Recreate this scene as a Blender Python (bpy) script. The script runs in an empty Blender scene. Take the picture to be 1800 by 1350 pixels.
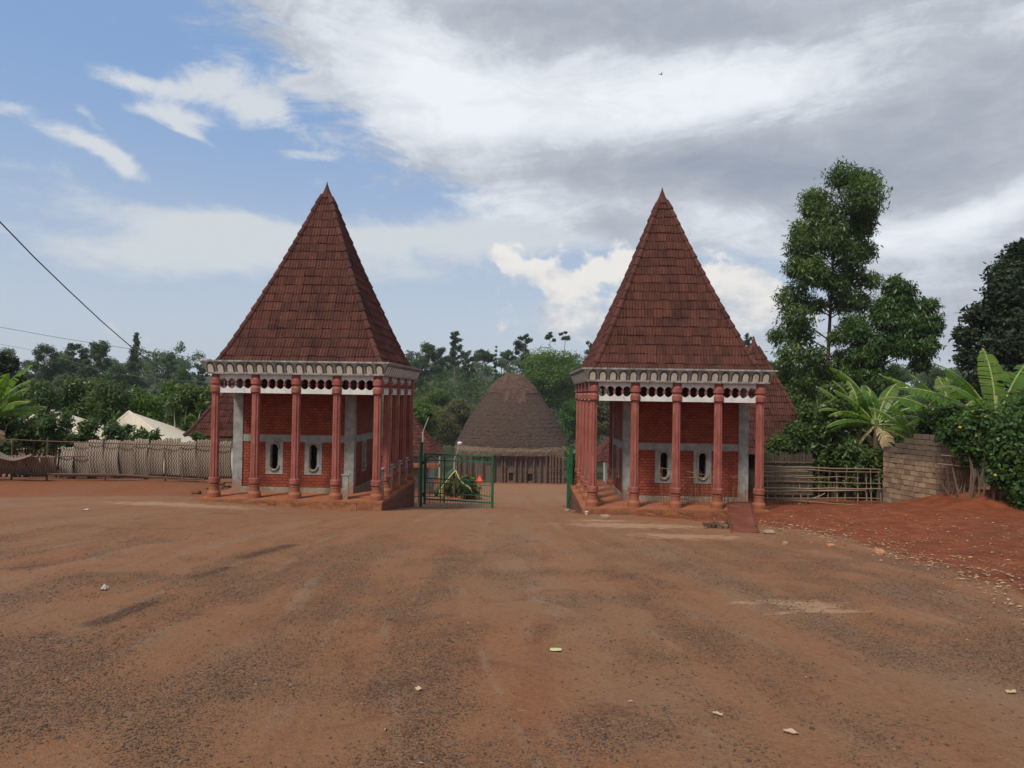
import bpy, math, random
import numpy as np
from mathutils import Matrix, Vector
R = math.radians
S = bpy.context.scene
COL = S.collection
rng = np.random.default_rng(7)
random.seed(7)

# ------------------------------------------------------------------ camera
F = 1250.0; PITCH = 0.0155; ROLL = 0.015; EYE = 1.65
cd = bpy.data.cameras.new('camera'); cam = bpy.data.objects.new('camera', cd); COL.objects.link(cam)
cd.sensor_width = 36; cd.lens = F/1800*36; cd.clip_start = .05; cd.clip_end = 20000
cam.matrix_world = Matrix.Translation((0, 0, EYE)) @ Matrix.Rotation(math.pi/2+PITCH, 4, 'X') @ Matrix.Rotation(ROLL, 4, 'Z')
S.camera = cam

# ------------------------------------------------------------------ world
SUN_EL, SUN_AZ = 52, 215        # degrees; azimuth clockwise from +Y (behind, to the left)
w = bpy.data.worlds.new("World"); S.world = w; w.use_nodes = True
wt = w.node_tree; N = wt.nodes; LK = wt.links
for n in list(N): N.remove(n)
def wn(t, **k):
    n = N.new(t)
    for a, b in k.items(): setattr(n, a, b)
    return n
def put(n, i, v):
    if v is None: return
    if hasattr(v, 'is_output'): LK.new(v, n.inputs[i])
    else: n.inputs[i].default_value = v
def M_(op, a, b=None, c=None, clamp=False):
    n = wn('ShaderNodeMath', operation=op); n.use_clamp = clamp
    put(n, 0, a); put(n, 1, b); put(n, 2, c)
    return n.outputs[0]
def MR(v, a, b, c=0.0, d=1.0, smooth=True):
    n = wn('ShaderNodeMapRange'); n.interpolation_type = 'SMOOTHSTEP' if smooth else 'LINEAR'
    put(n, 0, v); put(n, 1, a); put(n, 2, b); put(n, 3, c); put(n, 4, d)
    return n.outputs[0]
def MIXC(f, a, b, blend='MIX'):
    n = wn('ShaderNodeMix', data_type='RGBA', blend_type=blend)
    put(n, 0, f); put(n, 6, a); put(n, 7, b)
    return n.outputs[2]
def NOI(vec, scale, detail=6, rough=.55, dist=0.0):
    n = wn('ShaderNodeTexNoise'); put(n, 'Vector', vec); put(n, 'Scale', scale); put(n, 'Detail', detail)
    put(n, 'Roughness', rough); put(n, 'Distortion', dist)
    return n.outputs['Fac']
tc = wn('ShaderNodeTexCoord'); sp = wn('ShaderNodeSeparateXYZ'); LK.new(tc.outputs['Generated'], sp.inputs[0])
dx, dy, dz = sp.outputs
az = M_('ARCTAN2', dx, dy)
el = M_('ARCSINE', dz)
def vec(a, b, c=0.0):
    n = wn('ShaderNodeCombineXYZ'); put(n, 0, a); put(n, 1, b); put(n, 2, c); return n.outputs[0]
P0 = vec(az, M_('MULTIPLY', el, 2.2))
warp = wn('ShaderNodeTexNoise'); put(warp, 'Vector', P0); put(warp, 'Scale', 3.5); put(warp, 'Detail', 5.0)
wa = wn('ShaderNodeVectorMath', operation='MULTIPLY_ADD'); LK.new(warp.outputs['Color'], wa.inputs[0]); wa.inputs[1].default_value = (.16, .09, 0)
LK.new(vec(az, el), wa.inputs[2])
ws = wn('ShaderNodeSeparateXYZ'); LK.new(wa.outputs[0], ws.inputs[0])
waz = M_('SUBTRACT', ws.outputs[0], .08); wel = M_('SUBTRACT', ws.outputs[1], .045)
def blob(px, py, sx, sy, rot=0, fall=1.0):
    """soft ellipse in azimuth / elevation round a direction of the sky"""
    a0 = math.atan((px-900)/F); e0 = math.atan((694-py)/F*math.cos(a0))
    sx /= F; sy /= F
    u = M_('SUBTRACT', waz, a0); v = M_('SUBTRACT', wel, e0)
    c, s = math.cos(R(rot)), math.sin(R(rot))
    uu = M_('ADD', M_('MULTIPLY', u, c/sx), M_('MULTIPLY', v, s/sx))
    vv = M_('ADD', M_('MULTIPLY', u, -s/sy), M_('MULTIPLY', v, c/sy))
    d2 = M_('ADD', M_('MULTIPLY', uu, uu), M_('MULTIPLY', vv, vv))
    return M_('POWER', 2.718, M_('MULTIPLY', d2, -1.0))
def total(lst):
    o = None
    for b, k in lst:
        t = M_('MULTIPLY', b, k); o = t if o is None else M_('ADD', o, t)
    return o
K = 10.0   # cloud colours are divided by the background strength of 0.1
def rgb(r, g, b, k=1.0):
    f = lambda c: (c/255/12.92 if c/255 <= .04045 else ((c/255+.055)/1.055)**2.4)
    return (f(r)*k, f(g)*k, f(b)*k, 1)
sky = wn('ShaderNodeTexSky', sky_type='NISHITA'); sky.sun_disc = False
sky.sun_elevation = R(SUN_EL); sky.sun_rotation = R(SUN_AZ); sky.dust_density = 2.0; sky.air_density = 1.0; sky.altitude = 1400
# thin veil over the nishita sky, whiter towards the horizon
veil = MR(el, 0.0, .5, .9, .82)
blue = MIXC(veil, sky.outputs[0], MIXC(MR(el, .02, .42), rgb(196, 207, 219, K), rgb(140, 174, 220, K)))
# cloud cover
nz = NOI(vec(az, M_('MULTIPLY', el, 2.4), 3.1), 6.5, 12, .66, .9)
nf = NOI(vec(az, M_('MULTIPLY', el, 1.8), 8.0), 18.0, 10, .68, .5)
nn = M_('ADD', M_('MULTIPLY', M_('SUBTRACT', nz, .5), 1.9), M_('MULTIPLY', M_('SUBTRACT', nf, .5), .8))
big = total([(blob(1400, 130, 620, 330), 1.5), (blob(980, 90, 330, 150, -25), 1.0), (blob(640, 20, 190, 60, -12), .8), (blob(1300, -200, 900, 260), 1.3), (MR(el, .62, .85), 1.4), (MR(dy, .05, -.35), 1.3),  # last two on this row: unseen cloud overhead and behind, added to neutralise light
             (blob(1750, 420, 420, 260), 1.0), (blob(1000, 290, 220, 60, -6), .75), (blob(800, 160, 130, 120, -40), .55), (blob(1080, 520, 330, 85), -1.6)])
m_big = MR(M_('ADD', big, M_('MULTIPLY', nn, .75)), .42, .95)
puff = total([(blob(225, 142, 80, 20, -4), 1.1), (blob(385, 135, 64, 34, 15), 1.0), (blob(300, 208, 78, 18), 1.15), (blob(460, 195, 66, 24, -8), 1.05),
              (blob(545, 145, 60, 22), 1.1), (blob(150, 275, 70, 15, -22), 1.2), (blob(130, 215, 30, 12, -50), .6), (blob(345, 243, 45, 9, -16), .8), (blob(560, 268, 60, 12), .6),
              (blob(0, 190, 40, 12), .5), (blob(20, 300, 80, 18), .6)])
m_puff = MR(M_('ADD', puff, M_('MULTIPLY', nn, 1.0)), .25, 1.0)
band = total([(blob(270, 400, 210, 36, -6), .8), (blob(430, 415, 120, 30), .7), (blob(250, 468, 200, 30), .7), (blob(720, 425, 200, 34, 3), 1.1), (blob(930, 400, 180, 34), .95),
              (blob(850, 340, 120, 24, -6), .8), (blob(560, 480, 300, 22), .5), (blob(1500, 430, 330, 60), .7)])
m_band = MR(M_('ADD', band, M_('MULTIPLY', nn, .9)), .15, 1.0, 0, .92)
# cumulus heads near the horizon: crisp upper edges
cum = total([(blob(895, 455, 60, 36, -30), 1.0), (blob(990, 482, 60, 40), 1.05), (blob(1080, 458, 42, 42), 1.0), (blob(1180, 480, 60, 40), .8), (blob(1255, 500, 55, 45, -20), 1.0),
             (blob(1060, 560, 190, 46), .95), (blob(1320, 570, 90, 45), .8), (blob(215, 590, 26, 20), .8), (blob(1290, 540, 90, 60), .6), (blob(300, 612, 40, 14), .6)])
cn = NOI(vec(az, M_('MULTIPLY', el, 1.2), 1.0), 26.0, 6, .55, .2)
m_cum = MR(M_('ADD', cum, M_('MULTIPLY', M_('SUBTRACT', cn, .5), 2.0)), .42, .84)
# colour inside the large mass: bright core, grey underside bands
bright = total([(blob(1020, 180, 350, 85, 4), .95), (blob(760, 150, 170, 75, -30), .75), (blob(1290, 130, 200, 60, 6), .45), (blob(600, 25, 200, 50, -10), .45), (blob(1800, 335, 190, 34, 12), .8), (blob(1250, 375, 170, 30, 4), .4), (blob(1540, 90, 200, 60, 0), .25), (blob(1500, 420, 260, 40, 4), .5), (blob(950, 370, 200, 34), .7)])
dark = total([(blob(1130, 275, 290, 42, -3), .75), (blob(1450, 300, 260, 60, 0), .5), (blob(1060, 385, 90, 32, -14), .7), (blob(1190, 50, 300, 36), .6), (blob(940, 20, 240, 30), .4), (blob(1650, 170, 320, 70, 0), .3)])
ns = NOI(vec(az, M_('MULTIPLY', el, 3.2), 5.0), 4.5, 11, .64, .9)
lum = M_('ADD', M_('SUBTRACT', bright, dark), M_('MULTIPLY', M_('SUBTRACT', ns, .5), 1.5))
lum = M_('ADD', lum, M_('MULTIPLY', M_('SUBTRACT', nf, .5), 1.1))
cr = wn('ShaderNodeValToRGB'); LK.new(MR(lum, -1.0, 1.1, smooth=False), cr.inputs[0])
e = cr.color_ramp.elements
e[0].position = 0; e[0].color = rgb(154, 163, 180)
e[1].position = 1; e[1].color = rgb(240, 244, 250)
for p_, c_ in ((.3, rgb(172, 179, 191)), (.5, rgb(188, 194, 204)), (.72, rgb(219, 225, 233))):
    q = e.new(p_); q.color = c_
big_c = MIXC(1.0, cr.outputs[0], (K, K, K, 1), 'MULTIPLY')
c1 = MIXC(m_band, blue, rgb(212, 218, 223, K))
c2 = MIXC(M_('MULTIPLY', m_puff, .85), c1, rgb(222, 225, 228, K))
# cumulus colour: warm tops, bluish bodies
cs = NOI(vec(az, M_('MULTIPLY', el, 1.6), 2.0), 17.0, 6, .55)
cum_c = MIXC(MR(M_('ADD', M_('MULTIPLY', cs, 1.0), M_('MULTIPLY', el, 2.0)), .50, .88), rgb(182, 191, 206, K), rgb(241, 238, 233, K))
c3 = MIXC(m_big, c2, big_c)
c4 = MIXC(M_('MULTIPLY', m_cum, MR(el, .03, .12, .35, .95)), c3, cum_c)
# grey-blue haze low over the horizon
c5 = MIXC(MR(el, -.02, .11, .6, 0.0), c4, rgb(190, 199, 212, K))
bg = wn('ShaderNodeBackground'); LK.new(c5, bg.inputs[0]); bg.inputs[1].default_value = .1
wo = wn('ShaderNodeOutputWorld'); LK.new(bg.outputs[0], wo.inputs[0])

# ------------------------------------------------------------------ sun, exposure
sl = bpy.data.lights.new('sun', 'SUN'); sl.energy = 3.3; sl.angle = R(11); sl.color = (1, .91, .78)
so = bpy.data.objects.new('sun', sl); COL.objects.link(so)
sd = Vector((math.sin(R(SUN_AZ))*math.cos(R(SUN_EL)), math.cos(R(SUN_AZ))*math.cos(R(SUN_EL)), math.sin(R(SUN_EL))))
so.rotation_euler = sd.to_track_quat('Z', 'Y').to_euler()
S.view_settings.view_transform = 'Standard'; S.view_settings.look = 'None'; S.view_settings.gamma = 1; S.view_settings.exposure = 0
S.cycles.max_bounces = 6; S.cycles.diffuse_bounces = 3; S.cycles.transparent_max_bounces = 6; S.cycles.volume_bounces = 0

# ------------------------------------------------------------------ helpers
def at(px, py, Y):
    """the point at distance Y ahead that the photograph shows at pixel px, py"""
    ox, oy = px-900, 675-py; c, s = math.cos(ROLL), math.sin(ROLL)
    x, u = (ox*c-oy*s)/F, (ox*s+oy*c)/F
    cp, sp_ = math.cos(PITCH), math.sin(PITCH)
    y, z = cp-u*sp_, sp_+u*cp
    return Vector((x*Y/y, Y, EYE+z*Y/y))
def tag(o, label=None, cat=None, group=None, kind=None):
    if label: o['label'] = label
    if cat: o['category'] = cat
    if group: o['group'] = group
    if kind: o['kind'] = kind
    return o
def empty(name, loc, rz=0.0, label=None, cat=None, group=None):
    o = bpy.data.objects.new(name, None); COL.objects.link(o); o.location = loc; o.rotation_euler = (0, 0, rz); o.empty_display_size = .3
    return tag(o, label, cat, group)
def copy_tree(o, parent=None):
    c = o.copy(); COL.objects.link(c); c.parent = parent
    for ch in o.children: copy_tree(ch, c)
    return c

class MB:
    """collects shapes and links them as one mesh object"""
    def __init__(s): s.v = []; s.f = []; s.m = []; s.t = []; s.n = 0
    def add(s, verts, faces, mi=0, tint=None):
        verts = [tuple(q) for q in verts]
        s.v += verts
        for k, f in enumerate(faces):
            s.f.append(tuple(i+s.n for i in f)); s.m.append(mi)
            s.t.append(.5 if tint is None else (tint[k] if hasattr(tint, '__len__') else tint))
        s.n += len(verts)
    def box(s, x0, x1, y0, y1, z0, z1, mi=0, tint=None, mat=None):
        v = [Vector((x, y, z)) for z in (z0, z1) for x, y in ((x0, y0), (x1, y0), (x1, y1), (x0, y1))]
        if mat is not None: v = [mat @ q for q in v]
        s.add(v, [(3, 2, 1, 0), (4, 5, 6, 7), (0, 1, 5, 4), (1, 2, 6, 5), (2, 3, 7, 6), (3, 0, 4, 7)], mi, tint)
    def tube(s, pts, rad, n=6, mi=0, tint=None, cap=True, squash=1.0):
        pts = [Vector(p) for p in pts]
        if not hasattr(rad, '__len__'): rad = [rad]*len(pts)
        rings = []
        for i, p in enumerate(pts):
            d = (pts[min(i+1, len(pts)-1)]-pts[max(i-1, 0)])
            d = d.normalized() if d.length > 1e-9 else Vector((0, 0, 1))
            a = Vector((1, 0, 0)) if abs(d.x) < .8 else Vector((0, 1, 0))
            u = (a-d*a.dot(d)).normalized(); w_ = d.cross(u)
            rings.append([p+(u*math.cos(2*math.pi*k/n)+w_*math.sin(2*math.pi*k/n)*squash)*rad[i] for k in range(n)])
        v = [q for r in rings for q in r]; f = []
        for i in range(len(pts)-1):
            for k in range(n):
                f.append((i*n+k, i*n+(k+1) % n, (i+1)*n+(k+1) % n, (i+1)*n+k))
        if cap: f += [tuple(range(n))[::-1], tuple((len(pts)-1)*n+k for k in range(n))]
        s.add(v, f, mi, tint)
    def lathe(s, prof, n=16, c=(0, 0), mi=0, tint=None, mod=None):
        v = []; f = []
        for i, (z, r) in enumerate(prof):
            for k in range(n):
                a = 2*math.pi*(k+.5)/n; rr = r*(mod(i, k) if mod else 1)
                v.append((c[0]+rr*math.cos(a), c[1]+rr*math.sin(a), z))
        for i in range(len(prof)-1):
            for k in range(n): f.append((i*n+k, i*n+(k+1) % n, (i+1)*n+(k+1) % n, (i+1)*n+k))
        f += [tuple(range(n))[::-1], tuple((len(prof)-1)*n+k for k in range(n))]
        s.add(v, f, mi, tint)
    def prism(s, poly, fn, d0, d1, mi=0, tint=None):
        """poly 2D, fn(u, v, d) -> point; extruded from d0 to d1"""
        n = len(poly)
        v = [fn(u, w_, d0) for u, w_ in poly]+[fn(u, w_, d1) for u, w_ in poly]
        s.add(v, [tuple(range(n)), tuple(range(2*n-1, n-1, -1))]+[(i, n+i, n+(i+1) % n, (i+1) % n) for i in range(n)], mi, tint)
    def build(s, name, mats, parent=None, smooth=False, loc=None):
        return arr(name, np.array(s.v, float).reshape(-1, 3), s.f, mats, parent, smooth, np.array(s.t, float), s.m, loc)

def arr(name, V, Fc, mats, parent=None, smooth=False, tint=None, mi=None, loc=None):
    me = bpy.data.meshes.new(name)
    V = np.asarray(V, dtype=np.float32)
    if isinstance(Fc, np.ndarray):
        k = Fc.shape[1]; nf_ = len(Fc); li = Fc.astype(np.int32).ravel(); ls = np.arange(nf_, dtype=np.int32)*k; lt = np.full(nf_, k, np.int32)
    else:
        nf_ = len(Fc); lt = np.array([len(f) for f in Fc], np.int32); ls = np.concatenate(([0], np.cumsum(lt)[:-1])).astype(np.int32); li = np.array([i for f in Fc for i in f], np.int32)
    me.vertices.add(len(V)); me.vertices.foreach_set('co', V.ravel())
    me.loops.add(len(li)); me.loops.foreach_set('vertex_index', li)
    me.polygons.add(nf_); me.polygons.foreach_set('loop_start', ls); me.polygons.foreach_set('loop_total', lt)
    if mi is not None and len(mats if isinstance(mats, (list, tuple)) else [0]) > 1: me.polygons.foreach_set('material_index', np.array(mi, np.int32))
    me.polygons.foreach_set('use_smooth', np.full(nf_, smooth))
    me.update(calc_edges=True)
    # box-mapped uv in metres
    nrm = np.empty(nf_*3, np.float32); me.polygons.foreach_get('normal', nrm); nrm = np.abs(nrm.reshape(-1, 3))
    ln = np.repeat(nrm, lt, axis=0); co = V[li]
    uv = np.empty((len(li), 2), np.float32)
    top = (ln[:, 2] > ln[:, 0]) & (ln[:, 2] > ln[:, 1]) & (ln[:, 2] > .8); sx = (~top) & (ln[:, 0] > ln[:, 1]); sy = (~top) & (~sx)
    uv[top] = co[top][:, :2]; uv[sx] = co[sx][:, 1:3]; uv[sy] = co[sy][:, [0, 2]]
    me.uv_layers.new(name='UVMap').data.foreach_set('uv', uv.ravel())
    if tint is not None:
        me.attributes.new('tint', 'FLOAT', 'FACE').data.foreach_set('value', np.asarray(tint, np.float32))
    for m in (mats if isinstance(mats, (list, tuple)) else [mats]): me.materials.append(m)
    me.validate()
    o = bpy.data.objects.new(name, me); COL.objects.link(o)
    if parent: o.parent = parent
    if loc is not None: o.location = loc
    return o

# ------------------------------------------------------------------ materials
class NT:
    def __init__(s, name):
        s.mat = bpy.data.materials.new(name); s.mat.use_nodes = True; s.t = s.mat.node_tree; s.n = s.t.nodes; s.l = s.t.links
        s.bsdf = s.n['Principled BSDF']; s.out = s.n['Material Output']; s.tc = s.n.new('ShaderNodeTexCoord')
    def put(s, n, i, v):
        if v is None: return
        if hasattr(v, 'is_output'): s.l.new(v, n.inputs[i])
        else: n.inputs[i].default_value = v
    def map(s, src='Object', scale=(1, 1, 1), rot=(0, 0, 0)):
        m = s.n.new('ShaderNodeMapping'); s.l.new(s.tc.outputs[src], m.inputs[0]); m.inputs['Scale'].default_value = scale; m.inputs['Rotation'].default_value = rot
        return m.outputs[0]
    def noise(s, vec_, scale, detail=6, rough=.6, dist=0.0):
        n = s.n.new('ShaderNodeTexNoise'); s.put(n, 'Vector', vec_); s.put(n, 'Scale', scale); s.put(n, 'Detail', detail); s.put(n, 'Roughness', rough); s.put(n, 'Distortion', dist)
        return n.outputs['Fac']
    def vor(s, vec_, scale, feat='F1', out='Distance', rnd=1.0):
        n = s.n.new('ShaderNodeTexVoronoi'); n.feature = feat; s.put(n, 'Vector', vec_); s.put(n, 'Scale', scale); s.put(n, 'Randomness', rnd)
        return n.outputs[out]
    def mr(s, v, a, b, c=0.0, d=1.0, smooth=True):
        n = s.n.new('ShaderNodeMapRange'); n.interpolation_type = 'SMOOTHSTEP' if smooth else 'LINEAR'
        for i, q in enumerate((v, a, b, c, d)): s.put(n, i, q)
        return n.outputs[0]
    def math(s, op, a, b=None, clamp=False):
        n = s.n.new('ShaderNodeMath'); n.operation = op; n.use_clamp = clamp; s.put(n, 0, a); s.put(n, 1, b); return n.outputs[0]
    def mix(s, f, a, b, blend='MIX'):
        n = s.n.new('ShaderNodeMix'); n.data_type = 'RGBA'; n.blend_type = blend; s.put(n, 0, f); s.put(n, 6, a); s.put(n, 7, b); return n.outputs[2]
    def attr(s, name):
        n = s.n.new('ShaderNodeAttribute'); n.attribute_name = name; return n.outputs['Fac']
    def bump(s, h, strength=.3, dist=.01, normal=None):
        n = s.n.new('ShaderNodeBump'); n.inputs['Strength'].default_value = strength; n.inputs['Distance'].default_value = dist; s.put(n, 'Height', h)
        if normal is not None: s.l.new(normal, n.inputs['Normal'])
        return n.outputs[0]
    def fin(s, color=None, rough=None, normal=None, spec=.25):
        s.put(s.bsdf, 'Base Color', color); s.put(s.bsdf, 'Roughness', rough); s.bsdf.inputs['Specular IOR Level'].default_value = spec
        if normal is not None: s.l.new(normal, s.bsdf.inputs['Normal'])
        return s.mat
def C(r, g, b): return (r, g, b, 1)

def plain(name, a, b, scale=6.0, rough=.85, bump=.25, bscale=40.0, bdist=.01, stretch=(1, 1, 1), tint=0.0, stain=None, spec=.25, metal=0.0):
    t = NT(name); v = t.map('Object', stretch)
    f = t.mr(t.noise(v, scale), .3, .7)
    if tint: f = t.math('ADD', t.math('MULTIPLY', f, 1-tint), t.math('MULTIPLY', t.attr('tint'), tint))
    c = t.mix(f, C(*a), C(*b))
    if stain:
        (sc, amt, ss, lo, hi) = stain
        g = t.noise(t.map('Object', ss), 1.0, 7, .65)
        c = t.mix(t.mr(g, lo, hi, 0, amt), c, C(*sc))
    t.bsdf.inputs['Metallic'].default_value = metal
    return t.fin(c, rough, t.bump(t.noise(v, bscale, 5), bump, bdist), spec)

def leaf_mat(name, dark, light, trans=.35, rough=.5, spec=.3, yellow=None):
    t = NT(name)
    f = t.attr('tint'); oi = t.n.new('ShaderNodeObjectInfo')
    c = t.mix(f, C(*dark), C(*light))
    if yellow: c = t.mix(t.mr(f, .93, .97), c, C(*yellow))
    h = t.n.new('ShaderNodeHueSaturation'); t.l.new(t.mr(oi.outputs['Random'], 0, 1, .475, .515, False), h.inputs['Hue']); t.l.new(t.mr(oi.outputs['Random'], 0, 1, 1.15, .85, False), h.inputs['Value']); t.l.new(c, h.inputs['Color'])
    c = h.outputs[0]
    t.fin(c, rough, None, spec)
    tr = t.n.new('ShaderNodeBsdfTranslucent'); t.l.new(t.mix(.6, c, C(light[0]*1.6, light[1]*1.7, light[2]*.7)), tr.inputs[0])
    m = t.n.new('ShaderNodeMixShader'); m.inputs[0].default_value = trans; t.l.new(t.bsdf.outputs[0], m.inputs[1]); t.l.new(tr.outputs[0], m.inputs[2]); t.l.new(m.outputs[0], t.out.inputs[0])
    return t.mat

def brick_mat(name, a, b, mortar, bw, bh, ms=.008, rough=.8, stain=None):
    t = NT(name); n = t.n.new('ShaderNodeTexBrick'); t.l.new(t.tc.outputs['UV'], n.inputs['Vector'])
    n.inputs['Color1'].default_value = C(*a); n.inputs['Color2'].default_value = C(*b); n.inputs['Mortar'].default_value = C(*mortar)
    n.inputs['Scale'].default_value = 1; n.inputs['Mortar Size'].default_value = ms; n.inputs['Mortar Smooth'].default_value = .3
    n.inputs['Brick Width'].default_value = bw; n.inputs['Row Height'].default_value = bh; n.inputs['Bias'].default_value = 0.0
    g = t.noise(t.map(), 3.0, 6, .6)
    c = t.mix(t.mr(g, .35, .7, 0, .45), n.outputs['Color'], t.mix(1.0, n.outputs['Color'], C(.45, .42, .4), 'MULTIPLY'))
    if stain:
        (sc, amt, ss, lo, hi) = stain
        c = t.mix(t.mr(t.noise(t.map('Object', ss), 1.0, 7, .65), lo, hi, 0, amt), c, C(*sc))
    h = t.math('SUBTRACT', t.math('MULTIPLY', t.noise(t.map(), 60, 4), .25), n.outputs['Fac'])
    return t.fin(c, rough, t.bump(h, .8, .012))

M = {}
M['column'] = plain('column_paint', (0.2032, 0.0595, 0.0448), (0.3271, 0.1107, 0.0906), 7, .70, .25, 30, .01, (1, 1, .35), stain=((0.3568, 0.1742, 0.1226), .7, (16, 16, 1.4), .56, .72), spec=.3)
def mud_and_shade(m, top=.34, amt=.75, col=(.26, .095, .042)):  # orange mud at the foot, doubling as contact shadow put into the colour
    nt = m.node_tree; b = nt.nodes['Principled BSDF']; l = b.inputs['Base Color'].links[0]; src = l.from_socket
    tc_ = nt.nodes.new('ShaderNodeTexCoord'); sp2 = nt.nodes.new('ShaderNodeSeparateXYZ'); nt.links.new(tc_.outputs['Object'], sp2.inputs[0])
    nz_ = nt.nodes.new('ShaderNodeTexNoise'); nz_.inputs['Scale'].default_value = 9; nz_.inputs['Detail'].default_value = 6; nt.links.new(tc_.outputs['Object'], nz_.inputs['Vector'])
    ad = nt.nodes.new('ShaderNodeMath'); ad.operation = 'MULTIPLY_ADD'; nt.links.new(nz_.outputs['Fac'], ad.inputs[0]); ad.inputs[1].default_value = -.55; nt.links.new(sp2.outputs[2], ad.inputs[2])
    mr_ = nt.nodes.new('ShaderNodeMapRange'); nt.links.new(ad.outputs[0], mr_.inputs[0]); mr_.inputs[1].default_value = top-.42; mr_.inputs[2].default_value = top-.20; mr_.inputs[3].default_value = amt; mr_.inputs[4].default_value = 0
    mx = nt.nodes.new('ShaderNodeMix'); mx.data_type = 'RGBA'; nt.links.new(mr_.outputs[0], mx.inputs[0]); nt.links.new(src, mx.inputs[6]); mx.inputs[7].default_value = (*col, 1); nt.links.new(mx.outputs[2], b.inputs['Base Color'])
mud_and_shade(M['column'])
M['brick'] = brick_mat('red_brick', (0.3500, 0.0744, 0.0385), (0.2450, 0.0542, 0.0315), (0.1137, 0.0394, 0.0263), .137, .073, .009)
M['plinth_brick'] = brick_mat('plinth_brick', (0.2380, 0.1050, 0.0665), (0.1680, 0.0700, 0.0490), (0.0840, 0.0420, 0.0280), .40, .085, .010, stain=((0.2380, 0.0910, 0.0420), .6, (2, 2, 2), .5, .7))
M['concrete'] = plain('concrete', (.20, .21, .20), (.33, .34, .325), 5, .85, .2, 35, .01, stain=((.10, .10, .09), .5, (5, 5, 1.3), .55, .75))
M['mortar'] = plain('window_cement', (.22, .17, .13), (.34, .28, .22), 9, .85, .2, 35)
mud_and_shade(M['concrete'], .30, .6)
M['white'] = plain('white_beam_paint', (.52, .52, .51), (.66, .66, .66), 5, .7, .1, 30, stain=((.24, .22, .20), .5, (9, 9, 3), .55, .75))
M['cornice_d'] = plain('cornice_grey', (.17, .175, .175), (.40, .41, .40), 9, .85, .3, 30, .01, (1, 1, .45), stain=((.07, .07, .065), .75, (7, 7, 2.0), .52, .70))
M['cornice_l'] = plain('cornice_pale', (.60, .57, .49), (.78, .75, .66), 8, .8, .2, 30, stain=((.16, .155, .14), .7, (9, 9, 3), .56, .72))
M['line'] = plain('cornice_groove', (.05, .05, .048), (.11, .11, .10), 8)
M['tile'] = plain('roof_tile', (0.0350, 0.0138, 0.0109), (0.1291, 0.0459, 0.0339), 7, .8, .35, 45, .01, (1, 1, 1), tint=.7, stain=((0.0209, 0.0098, 0.0095), .65, (1.6, 1.6, .9), .50, .72), spec=.2)
M['tile_lip'] = plain('roof_tile_edge', (0.1116, 0.0496, 0.0372), (0.2480, 0.1178, 0.0868), 20, .9, .2)
M['ridge'] = plain('ridge_tile', (0.0485, 0.0176, 0.0135), (0.1212, 0.0426, 0.0321), 7, .8, .3, 30, .01, tint=.6, stain=((0.0235, 0.0118, 0.0100), .6, (2, 2, 2), .50, .70))
M['floor'] = plain('dusty_red_floor', (0.2520, 0.0900, 0.0420), (0.3240, 0.1260, 0.0660), 2.5, .8, .15, 30)
M['edge'] = plain('platform_edge', (0.1800, 0.0648, 0.0324), (0.3312, 0.1440, 0.0720), 3.0, .9, .5, 18, .03, stain=((0.0864, 0.0432, 0.0288), .7, (3, 3, 6), .5, .68))
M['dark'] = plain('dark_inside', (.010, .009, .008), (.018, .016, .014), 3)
M['green'] = plain('green_paint', (.010, .075, .032), (.018, .13, .06), 6, .45, .1, 30, spec=.5, stain=((.10, .05, .03), .5, (8, 8, 8), .6, .75))
M['green_d'] = plain('dark_green_panel', (.004, .04, .025), (.010, .07, .04), 6, .5)
M['red'] = plain('warning_red', (.62, .03, .02), (.75, .045, .03), 6, .45)
M['red_l'] = plain('warning_border', (.75, .16, .12), (.8, .22, .16), 6, .45)
M['thatch'] = plain('thatch', (0.0503, 0.0345, 0.0274), (0.0966, 0.0676, 0.0531), 3.2, .95, .9, 9, .12, (1, 1, 2.5), stain=((0.0966, 0.0690, 0.0592), .5, (0.1932, 0.2070, 0.4554), .55, .8), spec=.1)
M['thatch_fr'] = plain('thatch_fringe', (0.0880, 0.0640, 0.0480), (0.2400, 0.1800, 0.1320), 5, .95, .9, 12, .08, (3, 3, .25), spec=.1)
M['thatch_cap'] = plain('thatch_cap', (0.0725, 0.0413, 0.0319), (0.1295, 0.0830, 0.0665), 1.6, .95, .9, 10, .1, (1, 1, 1.2), spec=.1)
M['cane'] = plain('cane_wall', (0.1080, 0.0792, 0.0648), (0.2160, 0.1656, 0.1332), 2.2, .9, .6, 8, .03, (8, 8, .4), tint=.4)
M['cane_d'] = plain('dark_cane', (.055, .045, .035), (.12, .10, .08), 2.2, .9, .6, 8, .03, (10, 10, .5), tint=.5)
M['post'] = plain('carved_post', (.085, .045, .030), (.17, .095, .065), 6, .85, .6, 12, .03)
M['hutbase'] = plain('red_step', (0.1820, 0.0630, 0.0350), (0.2660, 0.1190, 0.0700), 1.2, .9, .4, 5, .05)
M['bamboo'] = plain('bamboo_pole', (.16, .115, .078), (.32, .25, .18), 9, .7, .3, 20, .01, tint=.7)
M['stick'] = plain('dry_stick', (.09, .05, .035), (.23, .15, .10), 12, .85, .3, 30, tint=.8)
M['block'] = brick_mat('mud_block', (.33, .23, .16), (.24, .165, .12), (.06, .045, .035), .38, .21, .018, .9)
M['roofpale'] = plain('pale_roofing', (.52, .47, .38), (.66, .60, .50), 1.5, .6, .2, 3, .05, (6, 6, 1))
M['whitewall'] = plain('white_wall', (.5, .5, .5), (.62, .62, .61), 3, .7)
M['wire'] = plain('black_cable', (.01, .01, .011), (.02, .02, .022), 3, .5)
M['wire_g'] = plain('grey_cable', (.10, .10, .11), (.16, .16, .17), 3, .5)
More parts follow.
